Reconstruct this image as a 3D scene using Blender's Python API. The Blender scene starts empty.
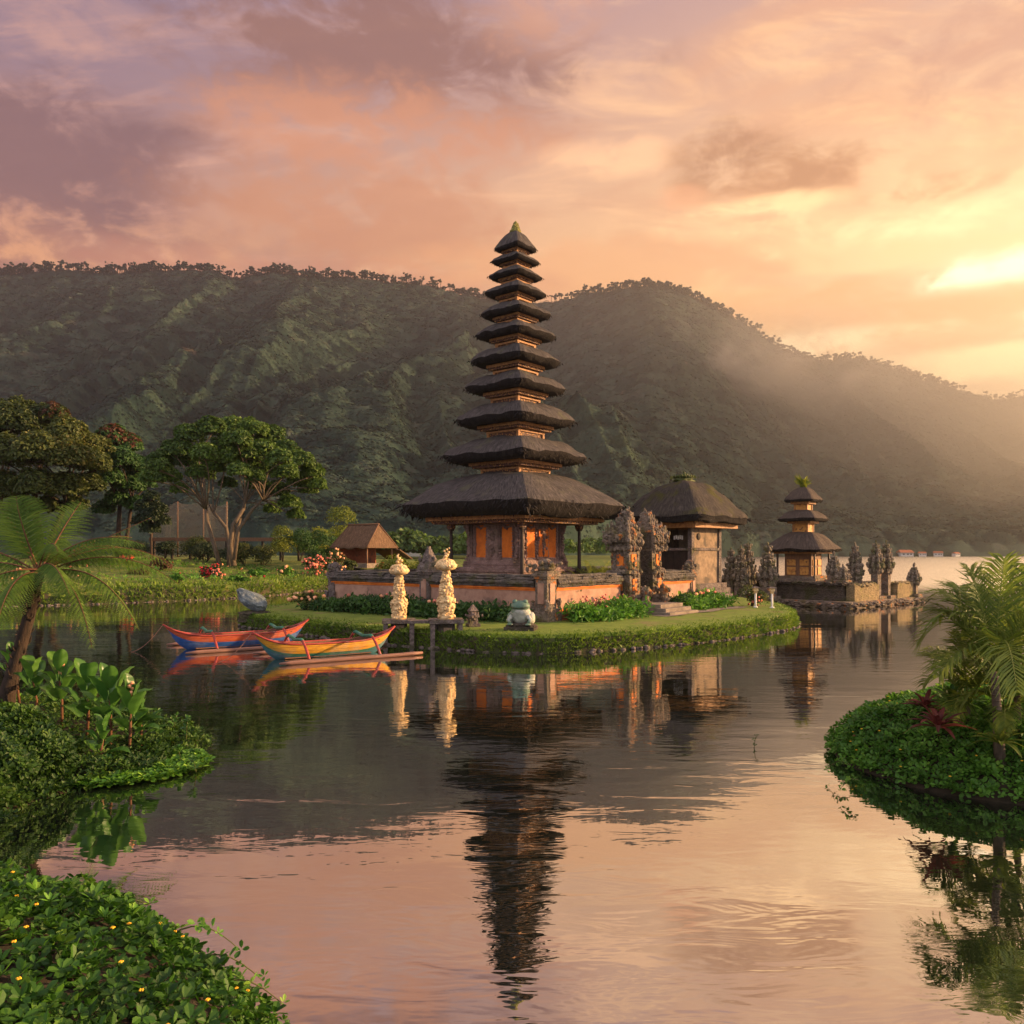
import bpy, math, random
import numpy as np
from mathutils import Vector, Matrix

SC = bpy.context.scene
COL = SC.collection
R = math.radians
PI = math.pi

# ---------------------------------------------------------------- camera
F, YH, CH = 800.0, 552.0, 3.5          # focal length in pixels, horizon row, eye height
cam_d = bpy.data.cameras.new('camera')
cam_d.sensor_width = 36.0
cam_d.lens = F / 1024 * 36
cam_d.shift_y = (YH - 512) / 1024
cam_d.clip_start = 0.1
cam_d.clip_end = 9000
cam = bpy.data.objects.new('camera', cam_d)
COL.objects.link(cam)
cam.location = (0, 0, CH)
cam.rotation_euler = (R(90), 0, 0)
SC.camera = cam

# ---------------------------------------------------------------- node helper
class G:
    """tiny wrapper to write shader graphs as expressions"""
    def __init__(s, nt):
        s.nt = nt; s.n = nt.nodes; s.l = nt.links
    def link(s, a, b):
        if isinstance(a, (int, float)):
            b.default_value = a
        elif isinstance(a, (tuple, list)):
            n = len(b.default_value)
            a = tuple(a)
            if n == 4 and len(a) == 3: a = a + (1,)
            b.default_value = a
        else:
            s.l.new(a, b)
    def m(s, op, a, b=0.0, c=0.0, clamp=False):
        n = s.n.new('ShaderNodeMath'); n.operation = op; n.use_clamp = clamp
        s.link(a, n.inputs[0]); s.link(b, n.inputs[1])
        if op in ('MULTIPLY_ADD', 'SMOOTH_MIN', 'SMOOTH_MAX'): s.link(c, n.inputs[2])
        return n.outputs[0]
    def vm(s, op, a, b=(0, 0, 0), scale=None):
        n = s.n.new('ShaderNodeVectorMath'); n.operation = op
        s.link(a, n.inputs[0])
        if op == 'SCALE': s.link(scale, n.inputs['Scale'])
        else: s.link(b, n.inputs[1])
        return n.outputs['Value'] if op in ('LENGTH', 'DISTANCE', 'DOT_PRODUCT') else n.outputs[0]
    def mix(s, f, a, b, mode='MIX', clamp=True):
        n = s.n.new('ShaderNodeMix'); n.data_type = 'RGBA'; n.blend_type = mode
        n.clamp_factor = clamp
        s.link(f, n.inputs[0]); s.link(a, n.inputs[6]); s.link(b, n.inputs[7])
        return n.outputs[2]
    def noise(s, vec, scale=5, detail=4, rough=0.5, dist=0.0, lac=2.0):
        n = s.n.new('ShaderNodeTexNoise')
        if vec is not None: s.l.new(vec, n.inputs['Vector'])
        s.link(scale, n.inputs['Scale']); n.inputs['Detail'].default_value = detail
        n.inputs['Roughness'].default_value = rough; n.inputs['Distortion'].default_value = dist
        n.inputs['Lacunarity'].default_value = lac
        return n.outputs[0]
    def voro(s, vec, scale=5, feature='F1', out='Distance'):
        n = s.n.new('ShaderNodeTexVoronoi'); n.feature = feature
        s.l.new(vec, n.inputs['Vector']); n.inputs['Scale'].default_value = scale
        return n.outputs[out]
    def ramp(s, f, stops, interp='LINEAR'):
        n = s.n.new('ShaderNodeValToRGB'); s.link(f, n.inputs[0])
        cr = n.color_ramp; cr.interpolation = interp
        while len(cr.elements) < len(stops): cr.elements.new(0.5)
        for e, (p, c) in zip(cr.elements, stops):
            e.position = p
            if isinstance(c, (int, float)): c = (c, c, c)
            e.color = tuple(c) + (1,)
        return n.outputs[0]
    def sstep(s, x, lo, hi):
        n = s.n.new('ShaderNodeMapRange'); n.interpolation_type = 'SMOOTHSTEP'
        s.link(x, n.inputs[0]); n.inputs[1].default_value = lo; n.inputs[2].default_value = hi
        return n.outputs[0]
    def sep(s, v):
        n = s.n.new('ShaderNodeSeparateXYZ'); s.l.new(v, n.inputs[0]); return n.outputs
    def comb(s, x, y, z):
        n = s.n.new('ShaderNodeCombineXYZ')
        for i, a in enumerate((x, y, z)): s.link(a, n.inputs[i])
        return n.outputs[0]
    def coord(s, which='Object'):
        return s.n.new('ShaderNodeTexCoord').outputs[which]
    def attr(s, name='var'):
        n = s.n.new('ShaderNodeAttribute'); n.attribute_name = name; return n.outputs['Fac']
    def bump(s, h, strength=0.5, dist=0.05):
        n = s.n.new('ShaderNodeBump'); n.inputs['Strength'].default_value = strength
        n.inputs['Distance'].default_value = dist; s.l.new(h, n.inputs['Height'])
        return n.outputs[0]

# ---------------------------------------------------------------- sky and sun
SUN_AZ, SUN_EL = R(83), R(12)          # azimuth measured from +Y towards +X
world = bpy.data.worlds.new('World')
SC.world = world
world.use_nodes = True
def build_sky():
    nt = world.node_tree; nt.nodes.clear(); g = G(nt)
    d = g.vm('NORMALIZE', g.coord('Generated'))
    x, y, z = g.sep(d)
    az = g.m('ARCTAN2', x, y)
    el = g.m('ARCSINE', z)
    def gauss(a0, e0, ra, re):
        a = g.m('MULTIPLY', g.m('SUBTRACT', az, a0), 1 / ra)
        e = g.m('MULTIPLY', g.m('SUBTRACT', el, e0), 1 / re)
        r2 = g.m('ADD', g.m('MULTIPLY', a, a), g.m('MULTIPLY', e, e))
        return g.m('EXPONENT', g.m('MULTIPLY', r2, -1.0))
    eln = g.m('MULTIPLY', el, 1 / 1.5)
    # clear sky: orange low, rose above it, slate lavender higher up; overhead brightened as added fill light
    right = g.ramp(eln, [(0.00, (0.92, 0.48, 0.16)), (0.14, (0.90, 0.48, 0.17)), (0.19, (0.80, 0.43, 0.17)), (0.26, (0.66, 0.355, 0.195)),
                         (0.34, (0.50, 0.27, 0.20)), (0.42, (0.35, 0.205, 0.215)), (0.60, (0.45, 0.36, 0.42)), (1.0, (0.62, 0.58, 0.68))])
    left = g.ramp(eln, [(0.00, (0.90, 0.36, 0.14)), (0.14, (0.86, 0.33, 0.14)), (0.19, (0.66, 0.28, 0.125)), (0.25, (0.44, 0.20, 0.14)),
                        (0.32, (0.225, 0.135, 0.17)), (0.42, (0.13, 0.105, 0.19)), (0.60, (0.38, 0.33, 0.43)), (1.0, (0.62, 0.58, 0.68))])
    base = g.mix(g.sstep(az, -0.62, 0.34), left, right)
    base = g.mix(g.sstep(y, 0.25, -0.35), base, (0.80, 0.80, 0.92))  # pale sky behind the camera, brightened as unseen fill for the foreground
    # golden glow low on the right where the sun sets
    base = g.mix(g.m('MULTIPLY', gauss(0.62, 0.22, 0.50, 0.26), 0.85), base, (0.98, 0.60, 0.27))
    base = g.mix(g.m('MULTIPLY', gauss(0.60, 0.26, 0.26, 0.10), 0.72), base, (1.10, 0.78, 0.42))
    base = g.mix(g.m('MULTIPLY', gauss(0.06, 0.275, 0.40, 0.06), 0.60), base, (0.90, 0.41, 0.13))
    # the Nishita sky adds its own glow round the sun
    sky = g.n.new('ShaderNodeTexSky'); sky.sky_type = 'NISHITA'; sky.sun_disc = False
    sky.sun_elevation = SUN_EL; sky.sun_rotation = SUN_AZ
    sky.air_density = 1.5; sky.dust_density = 3.0
    base = g.mix(0.12, base, g.vm('SCALE', sky.outputs[0], scale=0.10))
    # cloud deck: project the direction on a plane overhead so that streaks recede to the horizon
    k = g.m('DIVIDE', 1.0, g.m('ADD', g.m('MAXIMUM', z, 0.0), 0.22))
    px_, py_ = g.m('MULTIPLY', x, k), g.m('MULTIPLY', y, k)
    pl = g.comb(g.m('ADD', px_, g.m('MULTIPLY', py_, 0.30)), py_, 0.37)
    n1 = g.noise(g.vm('MULTIPLY', pl, (0.9, 1.5, 1.0)), 1.9, 12, 0.60, 0.5)
    n2 = g.noise(g.vm('MULTIPLY', g.vm('ADD', pl, (7.3, 2.1, 3.0)), (0.8, 1.9, 1.0)), 3.0, 12, 0.64, 0.9)
    n5 = g.noise(g.vm('MULTIPLY', g.vm('ADD', pl, (1.3, 9.1, 5.0)), (0.7, 2.2, 1.0)), 7.5, 10, 0.64, 0.6)
    up = g.sstep(el, 0.10, 0.22)
    # grey-mauve sheets, then lit wisps
    dc = g.mix(g.sstep(az, -0.45, 0.50), (0.27, 0.135, 0.13), (0.62, 0.31, 0.17))
    base = g.mix(g.m('MULTIPLY', g.m('MULTIPLY', g.sstep(n1, 0.47, 0.66), up), 0.62), base, dc)
    wc = g.mix(g.sstep(az, -0.45, 0.55), (0.60, 0.315, 0.225), (0.98, 0.58, 0.27))
    wa = g.m('SUBTRACT', 0.56, g.m('MULTIPLY', g.sstep(el, 0.40, 0.75), 0.25))
    base = g.mix(g.m('MULTIPLY', g.m('MULTIPLY', g.sstep(n2, 0.48, 0.70), up), wa), base, wc)
    base = g.mix(g.m('MULTIPLY', g.m('MULTIPLY', g.sstep(n5, 0.50, 0.72), up), g.m('MULTIPLY', wa, 0.6)), base, wc)
    # the cloud banks one can point at; noise breaks up their edges
    n3 = g.noise(g.vm('MULTIPLY', d, (1.0, 1.0, 2.2)), 5.0, 14, 0.60, 0.6)
    n4 = g.noise(g.vm('MULTIPLY', d, (1.0, 1.0, 1.7)), 15.0, 12, 0.66, 0.5)
    nm = g.m('ADD', g.m('MULTIPLY', g.m('SUBTRACT', n3, 0.5), 1.8), g.m('MULTIPLY', g.m('SUBTRACT', n4, 0.5), 1.9))
    nf = g.m('ADD', g.m('MULTIPLY', g.m('SUBTRACT', n3, 0.5), 1.6), g.m('MULTIPLY', g.m('SUBTRACT', n4, 0.5), 1.7))
    def bank(a0, e0, ra, re, lo, hi, amt, c, nz=nm):
        nonlocal base
        ga = gauss(a0, e0, ra, re)
        f = g.sstep(g.m('ADD', g.m('SQRT', ga), g.m('MULTIPLY', nz, g.m('ADD', 0.35, ga))), lo, hi)
        f = g.m('MULTIPLY', f, g.sstep(ga, 0.002, 0.22))
        base = g.mix(g.m('MULTIPLY', f, amt), base, c)
    bank(-0.17, 0.550, 0.26, 0.075, 0.42, 1.00, 0.92, (0.20, 0.098, 0.088))
    bank(-0.17, 0.485, 0.22, 0.045, 0.45, 1.10, 0.75, (0.52, 0.225, 0.13))
    bank(-0.56, 0.390, 0.20, 0.09, 0.40, 0.98, 0.90, (0.15, 0.082, 0.095))
    bank(-0.62, 0.310, 0.22, 0.05, 0.42, 1.00, 0.80, (0.25, 0.115, 0.10))
    bank(-0.21, 0.385, 0.19, 0.055, 0.40, 1.00, 0.75, (0.46, 0.20, 0.115))
    bank(-0.30, 0.315, 0.30, 0.030, 0.42, 1.05, 0.70, (0.44, 0.185, 0.125))
    bank(0.03, 0.60, 0.10, 0.05, 0.50, 1.20, 0.55, (0.56, 0.28, 0.19))
    bank(0.62, 0.50, 0.24, 0.08, 0.45, 1.15, 0.65, (0.42, 0.215, 0.16))
    bank(0.45, 0.405, 0.22, 0.030, 0.45, 1.10, 0.55, (0.66, 0.35, 0.19))
    bank(0.42, 0.275, 0.34, 0.026, 0.40, 1.00, 0.75, (0.70, 0.34, 0.14))
    bank(0.14, 0.340, 0.26, 0.030, 0.40, 1.00, 0.60, (0.66, 0.31, 0.15))
    # bright gaps, then the ragged dark puff in front of them
    bank(0.14, 0.455, 0.10, 0.020, 0.45, 1.20, 0.55, (0.92, 0.52, 0.28))
    bank(0.28, 0.380, 0.09, 0.022, 0.45, 1.20, 0.70, (1.15, 0.74, 0.37))
    bank(0.44, 0.350, 0.14, 0.022, 0.45, 1.20, 0.75, (1.15, 0.78, 0.40))
    bank(0.60, 0.288, 0.14, 0.022, 0.42, 1.15, 0.92, (1.45, 1.18, 0.76))
    bank(0.36, 0.238, 0.18, 0.016, 0.40, 1.05, 0.85, (1.35, 0.98, 0.52))
    bank(0.57, 0.262, 0.16, 0.018, 0.38, 1.00, 0.85, (0.70, 0.33, 0.13))
    bank(0.53, 0.232, 0.12, 0.016, 0.38, 1.00, 0.80, (0.70, 0.33, 0.13))
    bank(0.57, 0.200, 0.16, 0.018, 0.35, 1.00, 0.85, (1.40, 0.96, 0.45))
    bank(0.325, 0.415, 0.115, 0.030, 0.45, 1.05, 0.75, (0.52, 0.25, 0.12), nf)
    bank(0.262, 0.445, 0.062, 0.038, 0.38, 1.0, 0.85, (0.33, 0.155, 0.085), nf)
    bank(0.350, 0.420, 0.080, 0.028, 0.42, 1.05, 0.80, (0.38, 0.18, 0.095), nf)
    bank(0.315, 0.392, 0.085, 0.012, 0.40, 1.10, 0.70, (1.20, 0.74, 0.36), nf)
    bank(0.21, 0.408, 0.040, 0.014, 0.45, 1.10, 0.60, (0.72, 0.34, 0.18), nf)
    bank(0.475, 0.380, 0.070, 0.018, 0.50, 1.15, 0.65, (0.50, 0.25, 0.125), nf)
    bg = g.n.new('ShaderNodeBackground'); out = g.n.new('ShaderNodeOutputWorld')
    g.link(base, bg.inputs[0]); bg.inputs[1].default_value = 0.62
    nt.links.new(bg.outputs[0], out.inputs[0])
build_sky()
try:
    world.cycles.sampling_method = 'MANUAL'; world.cycles.sample_map_resolution = 1024
except Exception: pass

sun_d = bpy.data.lights.new('sun', 'SUN')
sun_d.energy = 5.0
sun_d.angle = R(0.8)
sun_d.color = (1.0, 0.63, 0.31)
sun = bpy.data.objects.new('sun', sun_d)
COL.objects.link(sun)
sd = Vector((math.sin(SUN_AZ) * math.cos(SUN_EL), math.cos(SUN_AZ) * math.cos(SUN_EL), math.sin(SUN_EL)))
sun.rotation_euler = sd.to_track_quat('Z', 'Y').to_euler()
sun.location = (60, 30, 60)

vs = SC.view_settings
vs.view_transform = 'Standard'; vs.look = 'None'; vs.gamma = 1; vs.exposure = 1.32
vs.use_curve_mapping = False
cy = SC.cycles
cy.use_denoising = True
cy.max_bounces = 7; cy.diffuse_bounces = 2; cy.glossy_bounces = 3; cy.transmission_bounces = 4; cy.volume_bounces = 0
cy.sample_clamp_indirect = 6.0
cy.caustics_reflective = False; cy.caustics_refractive = False

# ---------------------------------------------------------------- mesh helper
ICO_V, ICO_F = None, None
def _ico():
    t = (1 + 5 ** .5) / 2
    v = np.array([(-1, t, 0), (1, t, 0), (-1, -t, 0), (1, -t, 0), (0, -1, t), (0, 1, t), (0, -1, -t), (0, 1, -t), (t, 0, -1), (t, 0, 1), (-t, 0, -1), (-t, 0, 1)], float)
    v /= np.linalg.norm(v[0])
    f = [(0, 11, 5), (0, 5, 1), (0, 1, 7), (0, 7, 10), (0, 10, 11), (1, 5, 9), (5, 11, 4), (11, 10, 2), (10, 7, 6), (7, 1, 8),
         (3, 9, 4), (3, 4, 2), (3, 2, 6), (3, 6, 8), (3, 8, 9), (4, 9, 5), (2, 4, 11), (6, 2, 10), (8, 6, 7), (9, 8, 1)]
    return v, f
ICO_V, ICO_F = _ico()
def _subdiv(v, f):
    v = [tuple(p) for p in v]; cache = {}; nf = []
    def mid(a, b):
        k = (min(a, b), max(a, b))
        if k not in cache:
            p = np.array(v[a]) + np.array(v[b]); p /= np.linalg.norm(p)
            cache[k] = len(v); v.append(tuple(p))
        return cache[k]
    for a, b, c in f:
        ab, bc, ca = mid(a, b), mid(b, c), mid(c, a)
        nf += [(a, ab, ca), (b, bc, ab), (c, ca, bc), (ab, bc, ca)]
    return np.array(v), nf
ICO2_V, ICO2_F = _subdiv(ICO_V, ICO_F)
ICO3_V, ICO3_F = _subdiv(ICO2_V, ICO2_F)

def hash3(p, seed=0.0):
    """smooth 3D value noise, vectorised, about -1..1"""
    p = np.asarray(p, float) + seed * 17.13
    i = np.floor(p).astype(np.int64); f = p - i; f = f * f * (3 - 2 * f)
    def h(ix, iy, iz):
        n = (ix * 374761393 + iy * 668265263 + iz * 2147483647 + 1013904223) & 0xffffffff
        n = ((n ^ (n >> 13)) * 1274126177) & 0xffffffff
        return ((n ^ (n >> 16)) & 0xffff) / 32767.5 - 1
    r = 0
    for dx in (0, 1):
        wx = f[..., 0] if dx else 1 - f[..., 0]
        for dy in (0, 1):
            wy = f[..., 1] if dy else 1 - f[..., 1]
            for dz in (0, 1):
                wz = f[..., 2] if dz else 1 - f[..., 2]
                r = r + wx * wy * wz * h(i[..., 0] + dx, i[..., 1] + dy, i[..., 2] + dz)
    return r
def fbm(p, oct=4, seed=0.0, gain=0.5):
    a, s, r = 1.0, 1.0, 0
    for o in range(oct):
        r = r + a * hash3(np.asarray(p) * s, seed + o * 3.7); a *= gain; s *= 2.03
    return r

class MB:
    """collects shapes and links them as one mesh object"""
    def __init__(s):
        s.v = []; s.f = []; s.m = []; s.sm = []; s.var = []; s.uv = []; s.n = 0; s.has_uv = False
    def add(s, v, f, m=0, var=0.5, smooth=False, uv=None):
        v = np.asarray(v, float).reshape(-1, 3); k = len(v)
        if isinstance(f, np.ndarray): f = f.tolist()
        s.f.append([tuple(i + s.n for i in q) for q in f])
        s.v.append(v)
        s.m.append(np.full(len(f), m, np.int32) if np.isscalar(m) else np.asarray(m, np.int32))
        s.sm.append(np.full(len(f), smooth, bool))
        s.var.append(np.full(k, var, float) if np.isscalar(var) else np.asarray(var, float))
        if uv is not None: s.has_uv = True
        s.uv.append(np.zeros((k, 2)) if uv is None else np.asarray(uv, float))
        s.n += k
        return s
    def box(s, c, d, rot=0.0, top=1.0, m=0, var=0.5, rx=0.0, ry=0.0):
        """c = centre of the bottom face, d = full size, top = scale of the top face"""
        x, y, z = d[0] / 2, d[1] / 2, d[2]
        tx, ty = (top, top) if np.isscalar(top) else top
        v = np.array([(-x, -y, 0), (x, -y, 0), (x, y, 0), (-x, y, 0), (-x * tx, -y * ty, z), (x * tx, -y * ty, z), (x * tx, y * ty, z), (-x * tx, y * ty, z)])
        if rx or ry or rot:
            v = v @ np.array(Matrix.Rotation(rot, 3, 'Z') @ Matrix.Rotation(ry, 3, 'Y') @ Matrix.Rotation(rx, 3, 'X')).T
        return s.add(v + np.array(c), [(3, 2, 1, 0), (4, 5, 6, 7), (0, 1, 5, 4), (1, 2, 6, 5), (2, 3, 7, 6), (3, 0, 4, 7)], m, var)
    def tube(s, pts, rad, n=8, m=0, var=0.5, cap=True, smooth=True):
        pts = np.asarray(pts, float); k = len(pts)
        rad = np.full(k, rad) if np.isscalar(rad) else np.asarray(rad, float)
        V = []
        t = np.gradient(pts, axis=0); t /= np.linalg.norm(t, axis=1)[:, None] + 1e-9
        up = np.array((0, 0, 1.0)) if abs(t[0][2]) < 0.9 else np.array((1.0, 0, 0))
        a = np.cross(up, t[0]); a /= np.linalg.norm(a)
        for i in range(k):
            a = a - t[i] * a.dot(t[i]); a /= np.linalg.norm(a) + 1e-9
            b = np.cross(t[i], a)
            for j in range(n):
                q = 2 * PI * j / n
                V.append(pts[i] + rad[i] * (a * math.cos(q) + b * math.sin(q)))
        Fc = [(i * n + j, i * n + (j + 1) % n, (i + 1) * n + (j + 1) % n, (i + 1) * n + j) for i in range(k - 1) for j in range(n)]
        if cap: Fc += [tuple(range(n - 1, -1, -1)), tuple((k - 1) * n + j for j in range(n))]
        return s.add(V, Fc, m, var, smooth)
    def lathe(s, prof, c=(0, 0, 0), n=16, m=0, var=0.5, smooth=True, sx=1, sy=1):
        V = [(r * math.cos(2 * PI * j / n) * sx + c[0], r * math.sin(2 * PI * j / n) * sy + c[1], z + c[2]) for r, z in prof for j in range(n)]
        k = len(prof)
        Fc = [(i * n + j, i * n + (j + 1) % n, (i + 1) * n + (j + 1) % n, (i + 1) * n + j) for i in range(k - 1) for j in range(n)]
        Fc += [tuple(range(n - 1, -1, -1)), tuple((k - 1) * n + j for j in range(n))]
        return s.add(V, Fc, m, var, smooth)
    def blob(s, c, r, amp=0.15, freq=1.5, seed=0.0, lvl=3, m=0, var=0.5, smooth=True, rot=0.0):
        V, Fc = {1: (ICO_V, ICO_F), 2: (ICO2_V, ICO2_F), 3: (ICO3_V, ICO3_F)}[lvl]
        r = np.array((r, r, r) if np.isscalar(r) else r, float)
        d = 1 + amp * fbm(V * freq, 3, seed)[:, None]
        P = V * d * r
        if rot: P = P @ np.array(Matrix.Rotation(rot, 3, 'Z')).T
        return s.add(P + np.array(c), Fc, m, var, smooth)
    def lumps(s, P, size, rng, m=0, stretch=(1, 1, 1.2), var=None):
        """small irregular carved knobs at the points P"""
        for p in P:
            q = size * rng.uniform(0.6, 1.25)
            v = ICO_V * (1 + rng.uniform(-0.28, 0.28, (12, 1))) * q * np.array(stretch) * rng.uniform(0.75, 1.25, 3)
            s.add(v + np.array(p), ICO_F, m, rng.uniform(0, 1) if var is None else var)
        return s
    def kites(s, P, N, size, rng, asp=0.5, fold=0.12, m=0, var=None, droop=None):
        """leaf faces: one bent kite each"""
        P = np.asarray(P, float); N = np.asarray(N, float); k = len(P)
        N = N / (np.linalg.norm(N, axis=1)[:, None] + 1e-9)
        q = rng.normal(size=(k, 3))
        if droop is not None: q = q * 0.5 + np.asarray(droop)
        t = q - N * (q * N).sum(1)[:, None]; t /= np.linalg.norm(t, axis=1)[:, None] + 1e-9
        b = np.cross(N, t)
        sz = (np.full(k, size) if np.isscalar(size) else np.asarray(size)) * rng.uniform(0.7, 1.25, k)
        sz = sz[:, None]
        V = np.stack([P - t * sz * 0.5, P + b * sz * asp * 0.5 + N * sz * fold + t * sz * 0.05, P + t * sz * 0.5, P - b * sz * asp * 0.5 + N * sz * fold + t * sz * 0.05], 1).reshape(-1, 3)
        i = np.arange(k)[:, None] * 4
        Fc = np.concatenate([i, i + 1, i + 2, i + 3], 1)
        vv = rng.uniform(0, 1, k) if var is None else np.asarray(var)
        return s.add(V, Fc, m, np.repeat(vv, 4))
    def build(s, name, mats, parent=None, loc=None):
        me = bpy.data.meshes.new(name)
        V = np.concatenate(s.v) if s.v else np.zeros((0, 3))
        me.from_pydata(V.tolist(), [], [q for b in s.f for q in b])
        if not isinstance(mats, (list, tuple)): mats = [mats]
        for a in mats: me.materials.append(a)
        me.polygons.foreach_set('material_index', np.concatenate(s.m))
        me.polygons.foreach_set('use_smooth', np.concatenate(s.sm))
        at = me.attributes.new('var', 'FLOAT', 'POINT')
        at.data.foreach_set('value', np.concatenate(s.var).astype(np.float32))
        if s.has_uv:
            ul = me.uv_layers.new(name='uv'); U = np.concatenate(s.uv)
            li = np.zeros(len(me.loops), np.int32); me.loops.foreach_get('vertex_index', li)
            ul.data.foreach_set('uv', U[li].astype(np.float32).ravel())
        me.update()
        o = bpy.data.objects.new(name, me); COL.objects.link(o)
        if parent is not None: o.parent = parent
        if loc is not None: o.location = loc
        return o

def tag(o, label=None, cat=None, group=None, kind=None):
    if label: o['label'] = label
    if cat: o['category'] = cat
    if group: o['group'] = group
    if kind: o['kind'] = kind
    return o
def thing(name, label, cat, loc=(0, 0, 0), rz=0.0, group=None):
    o = bpy.data.objects.new(name, None); COL.objects.link(o)
    o.location = loc; o.rotation_euler = (0, 0, rz); o.empty_display_size = 0.3
    return tag(o, label, cat, group)
def dup(root, loc, rz=0.0, sc=1.0, label=None):
    def cp(o, par):
        c = o.copy(); COL.objects.link(c)
        if par is not None: c.parent = par
        for ch in [q for q in bpy.data.objects if q.parent == o]: cp(ch, c)
        return c
    r = cp(root, None)
    r.location = loc; r.rotation_euler = (0, 0, rz); r.scale = (sc, sc, sc)
    if label: r['label'] = label
    return r
def at(px, D, z=0.0): return np.array(((px - 512) / F * D, D, z))
def gd(px, py, z=0.0):
    D = F * (CH - z) / (py - YH); return at(px, D, z)
def zof(py, D): return CH - (py - YH) * D / F

# ---------------------------------------------------------------- materials
def newmat(name):
    m = bpy.data.materials.new(name); m.use_nodes = True
    m.node_tree.nodes.clear(); return m, G(m.node_tree)
def finish(m, g, col, rough=0.8, normal=None, spec=0.3, trans=0.0, metal=0.0):
    b = g.n.new('ShaderNodeBsdfPrincipled'); o = g.n.new('ShaderNodeOutputMaterial')
    g.link(col, b.inputs['Base Color']); g.link(rough, b.inputs['Roughness'])
    b.inputs['Specular IOR Level'].default_value = spec; b.inputs['Metallic'].default_value = metal
    if normal is not None: g.l.new(normal, b.inputs['Normal'])
    sh = b.outputs[0]
    if trans:
        t = g.n.new('ShaderNodeBsdfTranslucent'); g.link(col, t.inputs[0])
        mx = g.n.new('ShaderNodeMixShader'); mx.inputs[0].default_value = trans
        g.l.new(sh, mx.inputs[1]); g.l.new(t.outputs[0], mx.inputs[2]); sh = mx.outputs[0]
    g.l.new(sh, o.inputs[0])
    return m
def mat(name, a, b=None, c=None, scale=3.0, rough=0.8, bump=0.4, bscale=12.0, bdist=0.03, spec=0.3, usevar=0.0, stretch=(1, 1, 1), cscale=1.3, cth=(0.5, 0.62)):
    """two-tone noise material with optional third tone in patches (stains, moss) and bump"""
    m, g = newmat(name)
    v = g.vm('MULTIPLY', g.coord('Object'), stretch)
    b = b or tuple(q * 0.65 for q in a)
    n = g.noise(v, scale, 6, 0.62)
    col = g.mix(g.sstep(n, 0.32, 0.68), a, b)
    if c: col = g.mix(g.sstep(g.noise(v, cscale, 5, 0.6), cth[0], cth[1]), col, c)
    if usevar:
        col = g.mix(1.0, col, g.ramp(g.attr(), [(0, 1 - usevar), (1, 1 + usevar)]), 'MULTIPLY')
    nm = g.bump(g.noise(v, bscale, 7, 0.65), bump, bdist) if bump else None
    return finish(m, g, col, rough, nm, spec)
def leafmat(name, a, b, c=None, trans=0.35, rough=0.55, spec=0.35):
    """leaves: colour runs from a to b (to c) over the leaf's own random value"""
    m, g = newmat(name)
    st = [(0.0, a), (1.0, b)] if c is None else [(0.0, a), (0.75, b), (1.0, c)]
    col = g.ramp(g.attr(), st)
    return finish(m, g, col, rough, None, spec, trans)
def thatch(name, a, b, moss=None, mth=(0.55, 0.7)):
    m, g = newmat(name)
    uv = g.coord('UV')
    st = g.noise(g.vm('MULTIPLY', uv, (26, 1.6, 1)), 1.0, 5, 0.7)
    st2 = g.noise(g.vm('MULTIPLY', uv, (7, 2.2, 1)), 1.0, 5, 0.6)
    big = g.noise(g.coord('Object'), 1.1, 5, 0.6)
    col = g.mix(g.sstep(st, 0.3, 0.7), a, b)
    col = g.mix(g.m('MULTIPLY', g.sstep(st2, 0.5, 0.75), 0.6), col, tuple(q * 1.6 for q in b))
    if moss: col = g.mix(g.sstep(big, mth[0], mth[1]), col, moss)
    h = g.m('ADD', g.m('MULTIPLY', st, 0.7), st2)
    return finish(m, g, col, 0.95, g.bump(h, 0.9, 0.06), 0.15)

def carved(name, a, b, moss, orange=None):
    """weathered carved stone, mossy in patches"""
    m, g = newmat(name)
    v = g.coord('Object')
    n = g.noise(v, 2.5, 6, 0.65); n2 = g.noise(g.vm('ADD', v, (3, 9, 4)), 1.2, 5, 0.6); f = g.noise(v, 14, 5, 0.7)
    col = g.mix(g.sstep(n, 0.35, 0.65), a, b)
    col = g.mix(g.m('MULTIPLY', g.sstep(f, 0.5, 0.7), 0.6), col, tuple(q * 0.35 for q in b))
    col = g.mix(g.m('MULTIPLY', g.sstep(n2, 0.50, 0.66), 0.8), col, moss)
    if orange: col = g.mix(g.m('MULTIPLY', g.sstep(g.noise(g.vm('ADD', v, (20, 1, 7)), 2.2, 4, 0.6), 0.58, 0.68), 0.8), col, orange)
    h = g.m('ADD', g.m('MULTIPLY', g.voro(v, 9.0), -0.7), f)
    return finish(m, g, col, 0.9, g.bump(h, 0.9, 0.08), 0.2)

def gilded(name, a, b, sc=9.0):
    """painted carved frieze: small raised floral pattern"""
    m, g = newmat(name)
    v = g.coord('Object')
    d = g.voro(v, sc); n = g.noise(v, 3, 4, 0.6)
    col = g.mix(g.sstep(d, 0.25, 0.45), a, b)
    col = g.mix(g.m('MULTIPLY', g.sstep(n, 0.5, 0.7), 0.5), col, tuple(q * 0.5 for q in a))
    return finish(m, g, col, 0.6, g.bump(g.m('MULTIPLY', d, -1.0), 0.8, 0.06), 0.4)

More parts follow.
